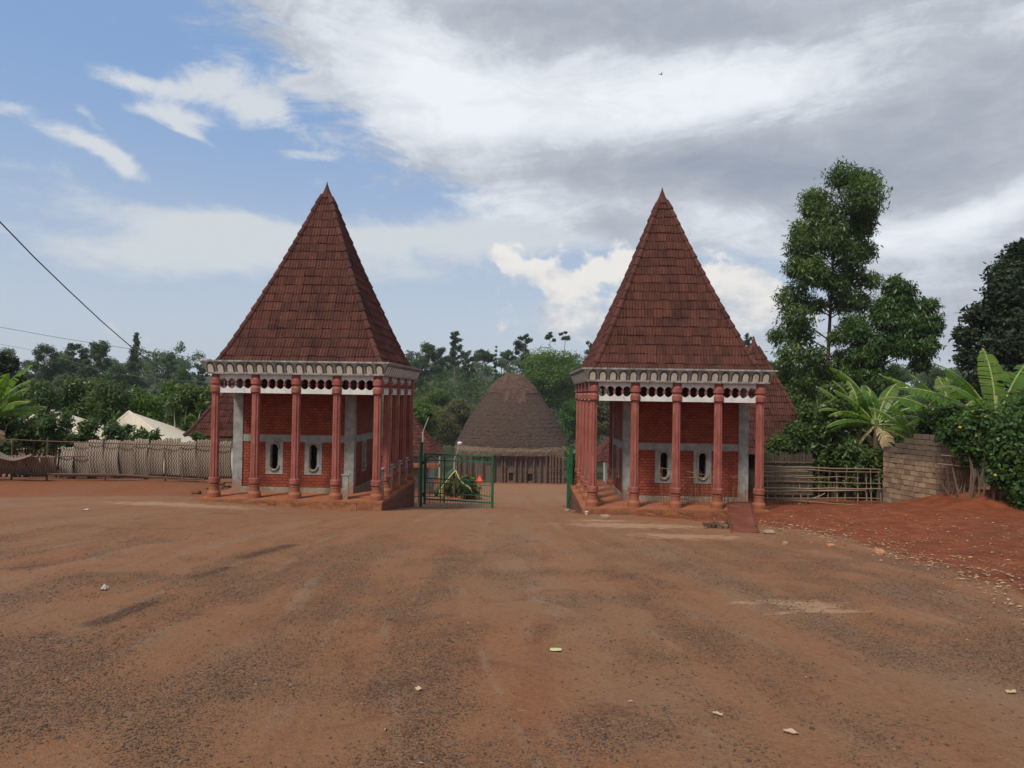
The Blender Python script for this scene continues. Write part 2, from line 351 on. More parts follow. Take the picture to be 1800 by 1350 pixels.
M['rust'] = plain('rusty_sheet', (0.1120, 0.0315, 0.0196), (0.1890, 0.0595, 0.0350), 2.5, .65, .3, 12, .01, stain=((0.2520, 0.0980, 0.0420), .6, (2, 2, 2), .5, .7))
M['bark_red'] = plain('red_bark', (.085, .035, .025), (.19, .085, .06), 3, .9, .6, 8, .03, (3, 3, .6))
M['bark'] = plain('grey_bark', (.075, .060, .048), (.17, .145, .12), 3, .9, .6, 10, .03, (3, 3, .6))
M['bark_pale'] = plain('pale_bark', (.26, .24, .20), (.42, .40, .35), 3, .9, .4, 10, .03, (3, 3, .6))
M['stone'] = plain('stone', (.20, .13, .09), (.36, .26, .19), 6, .9, .5, 12, .02)
M['stone_or'] = plain('orange_stone', (.28, .13, .07), (.46, .25, .15), 6, .9, .5, 12, .02)
M['paper'] = plain('paper', (0.4050, 0.3690, 0.3330), (0.5220, 0.4860, 0.4500), 20, .7, .3, 30)
M['packet'] = plain('packet', (.42, .44, .22), (.60, .60, .33), 30, .45, .3, 30)
M['lamp'] = plain('lamp_white', (.6, .6, .6), (.75, .75, .75), 6, .4)
M['leaf_for'] = leaf_mat('forest_leaves', (0.0181, 0.0420, 0.0141), (0.0659, 0.1260, 0.0290))
M['leaf_for2'] = leaf_mat('grey_green_leaves', (0.0156, 0.0375, 0.0116), (0.0508, 0.1025, 0.0264))
M['leaf_br'] = leaf_mat('bright_leaves', (0.0277, 0.0699, 0.0120), (0.0947, 0.1812, 0.0255))
M['leaf_ol'] = leaf_mat('olive_leaves', (0.0496, 0.0560, 0.0176), (0.1240, 0.1304, 0.0424))
M['leaf_euc'] = leaf_mat('eucalyptus_leaves', (0.0086, 0.0279, 0.0073), (0.0670, 0.1463, 0.0224), .3, .4, .45)
M['leaf_dk'] = leaf_mat('dark_leaves', (0.0100, 0.0198, 0.0100), (0.0306, 0.0530, 0.0180), .2)
M['leaf_sh'] = leaf_mat('shrub_leaves', (0.0219, 0.0496, 0.0150), (0.0866, 0.1423, 0.0352), .3, .4, .4)
M['leaf_vine'] = leaf_mat('vine_leaves', (0.0188, 0.0496, 0.0128), (0.0818, 0.1552, 0.0296), .3, .45, .4, (0.4883, 0.3720, 0.0368))
M['banana'] = leaf_mat('banana_leaf', (0.0488, 0.1104, 0.0180), (0.1413, 0.2592, 0.0405), .45, .4, .4, (0.2535, 0.1632, 0.0450))
M['rib'] = plain('banana_rib', (.20, .26, .08), (.33, .38, .14), 6, .5)
M['bstem'] = plain('banana_stem', (.035, .032, .018), (.09, .085, .04), 5, .7, .3, 10, .02, (3, 3, .5))
M['dryleaf'] = plain('dry_leaf', (.20, .12, .06), (.48, .36, .24), 8, .8, tint=.9)
M['pebble'] = plain('pebble', (.058, .040, .030), (.21, .130, .085), 12, .9, .3, 40, .005, tint=.85)
M['slide'] = plain('green_chute', (.03, .07, .035), (.06, .12, .06), 5, .6)
M['slide_y'] = plain('yellow_edge', (.5, .45, .18), (.62, .56, .26), 5, .6)

# ------------------------------------------------------------------ terrain
def sm(a, b, x):
    t = np.clip((np.asarray(x, float)-a)/(b-a), 0, 1); return t*t*(3-2*t)
_n2 = rng.random((64, 64))
def vn(x, y):
    x = np.asarray(x, float); y = np.asarray(y, float)
    i = np.floor(x).astype(int); j = np.floor(y).astype(int); fx = x-i; fy = y-j; fx = fx*fx*(3-2*fx); fy = fy*fy*(3-2*fy)
    g = lambda a, b: _n2[a % 64, b % 64]
    return g(i, j)*(1-fx)*(1-fy)+g(i+1, j)*fx*(1-fy)+g(i, j+1)*(1-fx)*fy+g(i+1, j+1)*fx*fy
def fbm(x, y, o=4):
    s = 0; a = .5; t = 0
    for k in range(o): s = s+a*vn(x*2**k+17*k, y*2**k+9*k); t += a; a *= .5
    return s/t
PY = [-40, -5, 0, 8, 14, 17, 21.5, 30, 90, 105, 130, 160, 200, 260, 330, 600, 5000]
PZ = [2.0, .25, 0, -.45, -.88, -1.16, -1.75, -2.75, -9.55, -10.6, -12, -10, -2.5, 6.5, 10, 6, 6]
def road_edge_r(y):   # x of the right border between the road and the red soil
    return np.interp(y, [0, 7.2, 9, 11, 13, 14.6, 16, 18], [4.2, 5.35, 5.7, 5.75, 5.5, 4.9, 3.5, 1.7])
def gz(x, y):
    x = np.asarray(x, float); y = np.asarray(y, float)
    z = np.interp(y, PY, PZ)
    z = z+sm(-3.5, -8.5, -x*-1)*np.interp(y, [8, 17, 20.5, 30, 60], [0, .22, .66, .9, 0]) if False else z+(1-sm(-8.5, -3.5, x))*np.interp(y, [8, 17, 20.5, 30, 60], [0, .20, .62, .9, 0])
    z = z+sm(3.5, 8, x)*np.interp(y, [6, 12, 19, 24, 60], [0, .05, .27, .6, 0])
    z = z+.50*np.exp(-((x-11.6)/1.6)**2-((y-17.6)/1.5)**2)+.12*np.exp(-((x-8.6)/1.2)**2-((y-15.5)/1.4)**2)
    near = sm(60, 25, y) if False else 1-sm(25, 60, y)
    soil = sm(0, 1.2, x-road_edge_r(y))
    z = z+near*(fbm(x*.6+5, y*.6)-.5)*.05+near*(fbm(x*2.3, y*2.3+3)-.5)*(.018+.07*soil)
    far = sm(100, 180, y)
    z = z+far*(fbm(x*.02+3, y*.02)-.5)*10-sm(40, 200, np.abs(x))*far*3
    return z
def G(x, y): return float(gz(x, y))
xs = np.concatenate([-np.geomspace(4000, 14, 40), np.arange(-13.9, 14, .12), np.geomspace(14, 4000, 40)])
ys = np.concatenate([np.arange(-40, 1, 2.5), np.arange(1.2, 24, .12), np.geomspace(24, 5000, 110)])
gx, gy = np.meshgrid(xs, ys); gzv = gz(gx, gy)
V = np.stack([gx, gy, gzv], -1).reshape(-1, 3); nx, ny = len(xs), len(ys)
a = (np.arange(ny-1)[:, None]*nx+np.arange(nx-1)[None, :]).ravel()
Fq = np.stack([a, a+1, a+nx+1, a+nx], 1)
x, y = V[:, 0], V[:, 1]
def lane(x, y): return (x-.5)/(1+np.clip(17-y, 0, 20)*.055)+np.clip(17-y, 0, 20)**2*-.0035
def gravelly(x, y):   # loose stones gather between the wheel tracks
    l = lane(x, y); return np.clip((fbm(l*2.7+3, y*.17)-.46)*2.6+(fbm(x*1.9+4, y*1.5+1)-.5)*2.4+.16, 0, 1)*np.clip((15-y)/7, 0, 1)
def worn(x, y):
    l = lane(x, y); return np.clip((fbm(l*3.0+31, y*.10+7)-.50)*5+(fbm(x*2+9, y*1.3)-.5)*1.6, 0, 1)*.8
soil = np.maximum.reduce([sm(-.25, .5, x-road_edge_r(y)+(fbm(x*1.5, y*1.5)-.5)*1.2)*(y < 24),
    (1-sm(-.4, .5, x+np.interp(y, [0, 14, 16.5, 17.5, 18, 24], [40, 26, 14, 9, 3.0, 3.0])+(fbm(x+3, y)-.5)*1.5))*(y < 24)*.50,
    sm(23.5, 26, y)*(np.abs(x+.3*0-.02*y) > 3.0+.05*(y-24))*.9])
soil = np.where((y > 23.5) & (y < 88), np.maximum(soil*.9, .15), soil)
soil = np.where(y > 105, .35, soil)
def ell(px, py, rx, ry):
    # an ellipse on the ground round the spot the photograph shows at px, py
    d = 12.0
    for _ in range(30):
        q = at(px, py, d); t = (q.z-G(q.x, d)); d += t*4.5*(d/15)
    return (q.x, d, rx, ry)
pale = np.zeros(len(V))
for px_, py_, rx, ry in ((1120, 924, 1.7, .55), (1205, 943, 1.1, .40), (1060, 915, .9, .3), (320, 887, 2.0, .6), (1430, 1066, .55, .22), (1370, 1058, .4, .12), (1465, 1074, .35, .16), (1030, 880, 1.6, .5), (1370, 1076, .25, .08)):
    ex, ey, rx, ry = ell(px_, py_, rx, ry)
    d2 = ((x-ex)/rx)**2+((y-ey)/ry)**2
    pale = np.maximum(pale, np.exp(-d2*.9))
arr_g = arr('ground', V, Fq, [bpy.data.materials.new('tmp')], None, True)
arr_g.data.attributes.new('soil', 'FLOAT', 'POINT').data.foreach_set('value', soil.astype(np.float32))
arr_g.data.attributes.new('pale', 'FLOAT', 'POINT').data.foreach_set('value', pale.astype(np.float32))
wood = sm(95, 110, y)
rut = np.zeros(len(V))
def segd(a_, b_, wd):
    A, B = ell(*a_, 1, 1), ell(*b_, 1, 1); ax, ay, bx, by = A[0], A[1], B[0], B[1]; L2 = (bx-ax)**2+(by-ay)**2
    t_ = np.clip(((x-ax)*(bx-ax)+(y-ay)*(by-ay))/L2, 0, 1); d_ = np.hypot(x-ax-t_*(bx-ax), y-ay-t_*(by-ay)); return np.exp(-(d_/wd)**2)
for a_, b_, wd, k_ in (((165, 1097), (262, 1060), .10, 1.0), ((345, 1014), (398, 998), .11, .8), ((430, 980), (512, 958), .13, .8), ((10, 1000), (95, 992), .10, .5), ((690, 1098), (800, 1080), .10, .4), ((640, 1222), (730, 1195), .12, .45)):
    rut = np.maximum(rut, k_*segd(a_, b_, wd))
arr_g.data.attributes.new('rut', 'FLOAT', 'POINT').data.foreach_set('value', rut.astype(np.float32))
for nm_, fn_ in (('grav', gravelly), ('worn', worn), ('lane', lane)): arr_g.data.attributes.new(nm_, 'FLOAT', 'POINT').data.foreach_set('value', fn_(x, y).astype(np.float32))
arr_g.data.attributes.new('wood', 'FLOAT', 'POINT').data.foreach_set('value', wood.astype(np.float32))
tag(arr_g, kind='structure')
def ground_mat():
    t = NT('dusty_ground'); v = t.map()
    st = t.map('Object', (1.0, .16, 1))           # streaks run along the driving direction
    n1 = t.noise(v, .35, 7, .62, .3); n2 = t.noise(v, 2.6, 8, .66); n3 = t.noise(st, 1.7, 6, .62, .4); n4 = t.noise(v, 26, 6, .75); n5 = t.noise(v, 130, 3, .7)
    road = t.mix(t.mr(n1, .38, .64), C(0.2452, 0.1257, 0.0663), C(0.2668, 0.1223, 0.0597))
    road = t.mix(t.mr(n3, .54, .72, 0, .4), road, C(0.2527, 0.1506, 0.0870))
    road = t.mix(t.mr(n3, .46, .28, 0, .5), road, C(0.2059, 0.0814, 0.0373))
    road = t.mix(t.math('MULTIPLY', t.attr('worn'), t.mr(n2, .3, .6, .3, .75)), road, C(0.2480, 0.1638, 0.1036))
    road = t.mix(t.math('MULTIPLY', t.attr('grav'), t.mr(n2, .35, .6, .25, .7)), road, C(0.1732, 0.0974, 0.0563))
    blot = t.mr(t.noise(v, 1.3, 9, .72, .5), .56, .66)
    road = t.mix(t.math('MULTIPLY', blot, .55), road, C(0.1544, 0.0620, 0.0332))
    road = t.mix(t.mr(n2, .58, .72, 0, .35), road, C(0.1451, 0.0753, 0.0431))
    cv = t.n.new('ShaderNodeCombineXYZ'); sy_ = t.n.new('ShaderNodeSeparateXYZ'); t.l.new(t.tc.outputs['Object'], sy_.inputs[0])
    t.put(cv, 0, t.math('MULTIPLY', t.attr('lane'), 1.0)); t.put(cv, 1, t.math('MULTIPLY', sy_.outputs[1], .045))
    f1 = t.noise(cv.outputs[0], 5.0, 6, .72, .2); f3 = t.noise(cv.outputs[0], 1.8, 4, .6)
    road = t.mix(t.math('MULTIPLY', t.mr(f1, .54, .62), t.mr(n2, .40, .58, .0, .60)), road, C(0.2527, 0.1771, 0.1226))
    road = t.mix(t.math('MULTIPLY', t.mr(f1, .45, .36), t.mr(n2, .4, .62, .0, .55)), road, C(0.1778, 0.0797, 0.0431))
    road = t.mix(t.math('MULTIPLY', t.mr(t.attr('rut'), .1, .7), t.mr(n4, .3, .6, .45, .95)), road, C(0.0796, 0.0399, 0.0249))
    soilc = t.mix(t.mr(n2, .35, .68), C(.160, .042, .017), C(.25, .076, .031))
    soilc = t.mix(t.mr(n1, .55, .7, 0, .4), soilc, C(0.1200, 0.0510, 0.0270))
    sf = t.math('ADD', t.attr('soil'), t.math('MULTIPLY', t.math('SUBTRACT', n2, .5), .5))
    c = t.mix(t.mr(sf, .25, .72), road, soilc)
    pf = t.math('ADD', t.attr('pale'), t.math('MULTIPLY', t.math('SUBTRACT', t.noise(t.map('Object', (1, 3.2, 1)), 3.6, 8, .75), .5), 3.4))
    c = t.mix(t.mr(pf, .45, .75, 0, .85), c, C(.40, .25, .155))
    # speckles of darker stone chips and light grit
    vs = t.vor(v, 48); patch = t.attr('grav')
    chip = t.math('MULTIPLY', t.mr(vs, .30, .16), t.mr(t.noise(v, 15, 4, .7), .52, .62))
    chip = t.math('MULTIPLY', chip, t.math('ADD', t.math('MULTIPLY', patch, .95), .10))
    c = t.mix(t.math('MULTIPLY', chip, .9), c, C(.052, .036, .028))
    vs2 = t.vor(v, 31)
    c = t.mix(t.math('MULTIPLY', t.mr(vs2, .14, .07), t.mr(t.noise(v, 9, 3), .54, .64, 0, .8)), c, C(.36, .24, .15))
    c = t.mix(t.mr(n4, .35, .7, 0, .50), c, t.mix(1.0, c, C(.55, .52, .5), 'MULTIPLY'))
    c = t.mix(t.mr(n5, .40, .75, 0, .45), c, t.mix(1.0, c, C(1.5, 1.45, 1.4), 'MULTIPLY'))
    c = t.mix(t.attr('wood'), c, t.mix(n2, C(.02, .03, .012), C(.06, .07, .025)))
    h = t.math('ADD', t.math('MULTIPLY', n4, .6), t.math('MULTIPLY', t.mr(vs, .45, .1), t.math('ADD', t.math('MULTIPLY', patch, .9), .15)))
    h = t.math('ADD', h, t.math('MULTIPLY', n5, .35))
    nb = t.bump(h, 1.0, .022); nb = t.bump(n2, .6, .06, nb)
    return t.fin(c, .88, nb, .2)
arr_g.data.materials[0] = ground_mat()
def spot(px, py):
    """the ground point seen at a pixel"""
    ex, ey, _, _ = ell(px, py, 1, 1); return Vector((ex, ey, G(ex, ey)))

# ------------------------------------------------------------------ roofs
def tiled_roof(root, cx, cy, z0, half, height, rows, belly=.07, sub=9, tilew=.23, ridge_r=.075, cap=.42):
    mb = MB(); rb = MB()
    tt = np.linspace(0, 1, 200)
    def hw(t): return half*(1-t)-belly*math.sin(math.pi*min(t, 1))+.05*max(0, 1-t*14)
    def zz(t): return z0+height*t
    tmax = 1-.30/height
    nl = math.hypot(half, height); ny_, nz_ = height/nl, half/nl
    du = tilew/sub
    for k in range(4):
        ca, sa = math.cos(k*math.pi/2), math.sin(k*math.pi/2)
        def P(u, out, z): return (cx+u*ca+out*sa, cy+u*sa-out*ca, z)
        for r in range(rows):
            t0, t1 = r/rows*tmax, (r+1.12)/rows*tmax
            h0, h1 = hw(t0), hw(t1)
            off = (r % 2)*tilew*.0+random.uniform(-.02, .02)
            i0, i1 = int(math.floor((-h0-off)/du)), int(math.ceil((h0-off)/du))
            prev = None; tj = {}
            verts = []; faces = []; tn = []; mi = []
            for i in range(i0, i1+1):
                u = i*du+off; ti = math.floor(i/sub)
                if ti not in tj: tj[ti] = (random.uniform(-.018, .018), random.random(), random.uniform(.85, 1.25))
                ph = (i % sub)/sub
                corr = .026*(.5+.5*math.cos(2*math.pi*ph*3))
                if i % sub == 0: corr += .008
                ub = max(-h0, min(h0, u)); ut = max(-h1, min(h1, u))
                lift = (.026+corr)*tj[ti][2]; l1 = .006+corr*.8
                zb = zz(t0)+tj[ti][0]
                base = len(verts)
                verts += [P(ub, h0+.002, zb-.012), P(ub, h0+lift*ny_, zb-.006+lift*nz_), P(ut, h1+l1*ny_, zz(t1)+l1*nz_)]
                if prev is not None:
                    faces += [(prev, base, base+1, prev+1), (prev+1, base+1, base+2, prev+2)]
                    tv = tj[math.floor((i-1)/sub)][1]
                    tn += [tv*.5+.45*random.random(), min(1, tv*.55+.45*random.random())]; mi += [1, 0]
                prev = base
            n0 = mb.n
            mb.v += verts; mb.f += [tuple(q+n0 for q in f) for f in faces]; mb.t += tn; mb.m += mi; mb.n += len(verts)
        # hip
        for r in range(rows):
            t0, t1 = r/rows*tmax-.004, (r+1.15)/rows*tmax
            p0 = Vector(P(hw(max(t0, 0)), hw(max(t0, 0)), zz(t0)+.02)); p1 = Vector(P(hw(t1), hw(t1), zz(t1)))
            j = random.uniform(-.008, .008)
            rb.tube([p0, p0+(p1-p0)*.06, p1], [ridge_r*.92+j, ridge_r*1.0+j, ridge_r*.76], 8, tint=random.random())
    zc = z0+height
    o1 = mb.build('roof', [M['tile'], M['tile_lip']], root)
    o2 = rb.build('ridge_tiles', M['ridge'], o1)
    cb = MB(); cb.lathe([(zc-cap*.95, cap*.40), (zc-cap*.80, cap*.47), (zc-cap*.72, cap*.40), (zc-cap*.3, cap*.2), (zc+.04, .025), (zc+.12, .008)], 12, (cx, cy), tint=.4)
    cb.build('roof_cap', M['ridge'], o1)
    return o1

# ------------------------------------------------------------------ gate pavilions
KD = 1.05      # bay depth (the bay width is 1 m)
ColH = 3.0
col_prof = [(0, .156), (.10, .156), (.12, .150), (.17, .120), (.27, .118), (.29, .126), (.32, .126), (.325, .092), (.35, .092), (.36, .138), (.465, .138), (.485, .128), (.49, .106),
            (2.565, .094), (2.57, .134), (2.675, .134), (2.69, .126), (2.735, .102), (2.762, .100), (2.768, .134), (2.885, .134), (2.90, .122), (2.93, .104), (ColH, .104)]
_cm = MB()
_cm.lathe(col_prof, 32, mod=lambda i, k: ((1.0 if k % 4 in (0, 1) else .84) if 12 <= i <= 13 else 1.0))
proto_col = None
def scallop_beam(mb, fn, z0, z1, L0, L1, n, amp, flip):
    """white beam with semicircular cuts along one edge; fn(u, z, d)"""
    w_ = (L1-L0)/n; steps = 10
    pts = []
    for a in range(n):
        for s_ in range(steps+1):
            u = L0+w_*(a+s_/steps); c = math.sin(math.pi*s_/steps)**.62
            pts.append((u, c*amp))
    for (u0, c0), (u1, c1) in zip(pts[:-1], pts[1:]):
        if u1-u0 < 1e-6: continue
        if flip: poly = [(u0, z0+c0), (u1, z0+c1), (u1, z1), (u0, z1)]     # cut into the lower edge
        else: poly = [(u0, z0), (u1, z0), (u1, z1-c1), (u0, z1-c0)]
        mb.prism(poly, fn, -.05, .05)
def pavilion(name, origin, rz, label, mirror, zdrop):
    root = empty(name, origin, rz, label, 'pavilion', 'gate pavilions either side of the entrance')
    W, D = 4.0, 4*KD
    # platform: slab over a brick plinth
    x0, x1, y0, y1 = -.27, W+.19, -.22, D+.16
    if mirror: x0, x1 = -.27, W+.17
    mb = MB(); mb.box(x0, x1, y0, y1, -.07, 0); mb.build('platform_floor', M['floor'], root)
    mb = MB()
    cuts = [x0]                                  # chipped, uneven front curb
    while cuts[-1] < x1-.25: cuts.append(cuts[-1]+random.choice([.05, .09, .16, .3]))
    cuts.append(x1)
    for a_, b_ in zip(cuts[:-1], cuts[1:]):
        mb.box(a_, b_, y0-.05-random.random()*.022, y0+.1, -.9, -.018-random.random()*.02)
    if mirror:
        for i in range(8): mb.box(-.34+.2*i, -.34+.2*(i+1), y0-.36-random.random()*.03, y0-.04, -.9, -.20-random.random()*.012)
    mb.build('platform_kerb', M['edge'], root)
    mb = MB(); mb.box(x0+.03, x1-.03, y0+.1, y1-.03, -1.8, -.07); mb.build('plinth', M['plinth_brick'], root)
    # columns
    pos = []
    for i in range(5):
        for j in range(5):
            if not (i in (0, 4) or j in (0, 4)): continue
            if (not mirror and i == 0 and 0 < j < 4) or (mirror and i == 4 and 0 < j < 4): continue
            pos.append((i, j))
    global proto_col
    for i, j in pos:
        if proto_col is None: c = _cm.build('column', M['column'], root); proto_col = c
        else: c = bpy.data.objects.new('column', proto_col.data); COL.objects.link(c); c.parent = root
        c.location = (i, j*KD, 0); c.rotation_euler = (0, 0, random.choice([0, 1, 2, 3])*math.pi/2)
    # friezes: upper scalloped beam, lower scalloped beam, balusters
    sides = [lambda u, z, d: (u, d, z), lambda u, z, d: (W+d, u*KD, z), lambda u, z, d: (u, D+d, z), lambda u, z, d: (d, u*KD, z)]
    bal = MB(); bal.lathe([(2.655, .030), (2.705, .022), (2.725, .030), (2.765, .040), (2.81, .032), (2.825, .022), (2.85, .022), (2.87, .032), (2.92, .036)], 12)
    bproto = None
    for si, fn in enumerate(sides):
        for b in range(4):
            up = MB(); scallop_beam(up, fn, 2.815, ColH, b+.105, b+.895, 4, .085, True); up.build('upper_beam', M['white'], root)
            lo = MB(); scallop_beam(lo, fn, 2.545, 2.725, b+.105, b+.895, 4, .075, False); lo.build('lower_beam', M['white'], root)
            for q in range(1, 4):
                u = b+.105+.79*q/4; p = fn(u, 0, 0)
                if bproto is None: bo = bal.build('baluster', M['column'], root); bproto = bo
                else: bo = bpy.data.objects.new('baluster', bproto.data); COL.objects.link(bo); bo.parent = root
                bo.location = (p[0], p[1], 0)
    # cornice: flared gutter with a row of arched tongues
    zb, zt = ColH, ColH+.33; ob, ot = .17, .31
    mb = MB()
    cxm, cym = W/2, D/2
    def ring(o, z): return [(-o, -o, z), (W+o, -o, z), (W+o, D+o, z), (-o, D+o, z)]
    rings = [ring(.05, zb-.001), ring(ob, zb), ring(ob+.008, zb+.035), ring(ob-.004, zb+.045), ring(ot-.03, zt-.04), ring(ot, zt-.038), ring(ot+.004, zt), ring(ot-.09, zt+.002), ring(ot-.12, zt-.09), ring(-.15, zt-.09)]
    v = [p for r_ in rings for p in r_]; f = []
    for i in range(len(rings)-1):
        for k in range(4): f.append((i*4+k, i*4+(k+1) % 4, (i+1)*4+(k+1) % 4, (i+1)*4+k))
    f.append((0, 1, 2, 3)); L_ = (len(rings)-1)*4; f.append((L_+3, L_+2, L_+1, L_))
    mb.add(v, f, 0)
    slope = (ot-.03-(ob-.004))/(.25); sl_len = math.hypot(1, slope)
    for k in range(4):
        LW = (W if k % 2 == 0 else D); na = 18
        ca, sa = math.cos(k*math.pi/2), math.sin(k*math.pi/2)
        hx, hy = (W/2, D/2) if k % 2 == 0 else (D/2, W/2)
        def fn(u, z, d):
            out = hy+ob-.004+slope*z+d; uu = u
            return (cxm+uu*ca+out*sa, cym+uu*sa-out*ca, zb+.045+z)
        pitch_ = (2*(hx+ob)+.02)/na
        for a_ in range(na):
            u = -hx-ob+pitch_*(a_+.5)
            def arch(r_, z1_, zlo): return [(u-r_, zlo)]+[(u-r_*math.cos(math.pi*q/10), z1_+r_*1.15*math.sin(math.pi*q/10)) for q in range(11)]+[(u+r_, zlo)]
            mb.prism(arch(pitch_*.40, .115, .0), fn, -.02, .006, 2)
            mb.prism(arch(pitch_*.275, .108, -.035), fn, -.02, .014, 1)
    mb.build('cornice', [M['cornice_d'], M['cornice_l'], M['line']], root)
    tiled_roof(root, W/2, D/2, zt-.10, 2.02, 5.0, 20)
    # ceiling
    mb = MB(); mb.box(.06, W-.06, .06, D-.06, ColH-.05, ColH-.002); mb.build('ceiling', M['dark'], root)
    q0, q1 = (3.15, W-.06) if not mirror else (.06, .88)
    mb = MB(); mb.box(.06, W-.06, .06, 1.0*KD-.002, 2.60, 2.64); mb.box(q0, q1, 1.0*KD, D-.06, 2.60, 2.64); mb.build('porch_light_blocker', M['concrete'], root)  # hidden slab added over the porch to block light, darkening the frieze openings
    # guard room
    a0, a1 = (.02, 3.14) if not mirror else (.90, 4.02)
    if mirror: a0, a1 = .90, 4.04
    c0, c1 = 1.0*KD, 3.10*KD; th = .15; T = ColH-.052
    # brick panels with slot openings cut as real holes: built from boxes around each slot
    def wall_with_slots(name_, fn, L, slots, side_open=None):
        """fn(u, z, d) d outward; slots: list of centre u"""
        wb = MB(); hwid, zlo, zhi = .135, .56, 1.26
        edges = [0.0]
        for s_ in slots: edges += [s_-hwid, s_+hwid]
        edges.append(L)
        for q in range(0, len(edges), 2):
            wb.prism([(edges[q], 0), (edges[q+1], 0), (edges[q+1], T), (edges[q], T)], fn, -th, 0)
        for s_ in slots:
            wb.prism([(s_-hwid, 0), (s_+hwid, 0), (s_+hwid, zlo), (s_-hwid, zlo)], fn, -th, 0)
            wb.prism([(s_-hwid, zhi), (s_+hwid, zhi), (s_+hwid, T), (s_-hwid, T)], fn, -th, 0)
        wo_ = wb.build(name_, M['brick'], root)
        for s_ in slots:
            fb = MB()
            # cement surround panel with an oval hole (ring of quads)
            rr = .098; zc0, zc1 = zlo+.02+rr, zhi-.02-rr; PT, PB, PW = 1.298, .46, .225
            angs = sorted([2*math.pi*q/32 for q in range(32)]+[math.atan2(PT-zc1, PW), math.pi-math.atan2(PT-zc1, PW), math.pi+math.atan2(zc0-PB, PW), 2*math.pi-math.atan2(zc0-PB, PW)])
            nq = len(angs); inner = []; outer = []
            for an in angs:
                c_, sn = math.cos(an), math.sin(an); zc_ = zc1 if sn >= 0 else zc0; Hh = (PT-zc1) if sn >= 0 else (zc0-PB)
                k_ = min(PW/max(abs(c_), 1e-6), Hh/max(abs(sn), 1e-6)); inner.append((s_+rr*c_, zc_+rr*sn)); outer.append((s_+k_*c_, zc_+k_*sn))
            v_ = [fn(*p, .010) for p in outer]+[fn(*p, .010) for p in inner]+[fn(*p, -.13) for p in inner]
            v_ += [fn(*p, -.001) for p in outer]
            f_ = []
            for q in range(nq):
                q2 = (q+1) % nq
                f_ += [(q, q2, nq+q2, nq+q), (nq+q, nq+q2, 2*nq+q2, 2*nq+q), (3*nq+q, 3*nq+q2, q2, q)]
            fb.add(v_, f_, 0)
            wn_ = fb.build('window', M['concrete'], root)
            rim = MB(); pts = [fn(*p, .022) for p in [(s_+(rr+.020)*math.cos(2*math.pi*q/40), (zc1 if math.sin(2*math.pi*q/40) >= 0 else zc0)+(rr+.020)*math.sin(2*math.pi*q/40)) for q in range(41)]]
            rim.tube(pts, .030, 8); rim.build('frame', M['mortar'], wn_, True)
            bars = MB()
            for bx_ in (-.03, .03): bars.tube([fn(s_+bx_, zlo+.03, -.09), fn(s_+bx_, zhi-.03, -.09)], .006, 6)
            bars.build('bars', M['dark'], wn_)
        return wo_
    front = lambda u, z, d: (a0+u, c0-d, z)
    L = a1-a0
    slots = (1.06, 2.08) if not mirror else (1.02, 2.0)
    wall_with_slots('front_wall', front, L, slots)
    if not mirror: sidef = lambda u, z, d: (a1+d, c0+u, z)
    else: sidef = lambda u, z, d: (a0-d, c0+u, z)
    wall_with_slots('side_wall', sidef, c1-c0, (1.1,))
    mb = MB(); mb.box(a0, a1, c1-th-.001, c1, 0, T); mb.build('rear_wall', M['brick'], root)
    ex = a0 if not mirror else a1-th
    mb = MB(); mb.box(ex, ex+th, c0+.01, c1-.01, 0, T); mb.build('outer_wall', M['brick'], root)
    # horizontal band and skirting, proud of the brick
    mb = MB()
    mb.prism([(.2, 1.30), (L-.2, 1.30), (L-.2, 1.475), (.2, 1.475)], front, .001, .013)
    mb.prism([(.2, 1.30), (c1-c0-.15, 1.30), (c1-c0-.15, 1.475), (.2, 1.475)], sidef, .001, .013)
    mb.build('band', M['concrete'], root)
    mb = MB()
    mb.prism([(.2, 0), (L-.2, 0), (L-.2, .13), (.2, .13)], front, .001, .035); mb.prism([(.2, 0), (c1-c0-.15, 0), (c1-c0-.15, .13), (.2, .13)], sidef, .001, .035)
    mb.build('skirting', M['mortar'], root)
    for (px_, py_, wx) in ((a0-.02, c0-.03, .25), (a1-.23, c0-.03, .25), (a0-.02, c1-.17, .2), (a1-.18, c1-.17, .2)):
        mb = MB(); mb.box(px_, px_+wx, py_, py_+wx*.86, 0, T-.001); mb.build('pillar', M['concrete'], root)
    # low concrete balustrade posts with capping between the roadside columns
    side_x = W if not mirror else 0.0
    for j in range(4):
        mb = MB(); yc = (j+.5)*KD
        mb.box(side_x-.03, side_x+.03, yc-.16, yc+.16, 0, .60); mb.box(side_x-.05, side_x+.05, yc-.30, yc+.30, .602, .64); mb.box(side_x-.05, side_x+.05, yc-.24, yc+.24, .68, .71)
        mb.box(side_x-.02, side_x+.02, yc-.2, yc-.14, .64, .68); mb.box(side_x-.02, side_x+.02, yc+.14, yc+.2, .64, .68)
        mb.build('railing', M['concrete'], root)
    if not mirror: mb = MB(); mb.box(3.16, 3.30, .0, .05, 0, .58); mb.box(3.13, 3.33, -.015, .065, .582, .61); mb.build('railing', M['concrete'], root)
    return root
Lp = pavilion('gate_pavilion', (-7.232, 17.39, EYE-2.59), -.041, 'gate pavilion left of the drive, its brick room behind the left side columns', False, 0)
Rp = pavilion('gate_pavilion', (1.976, 17.18, EYE-2.647), -.0145, 'gate pavilion right of the drive with a rusty ramp sheet and stick hurdle', True, 0)

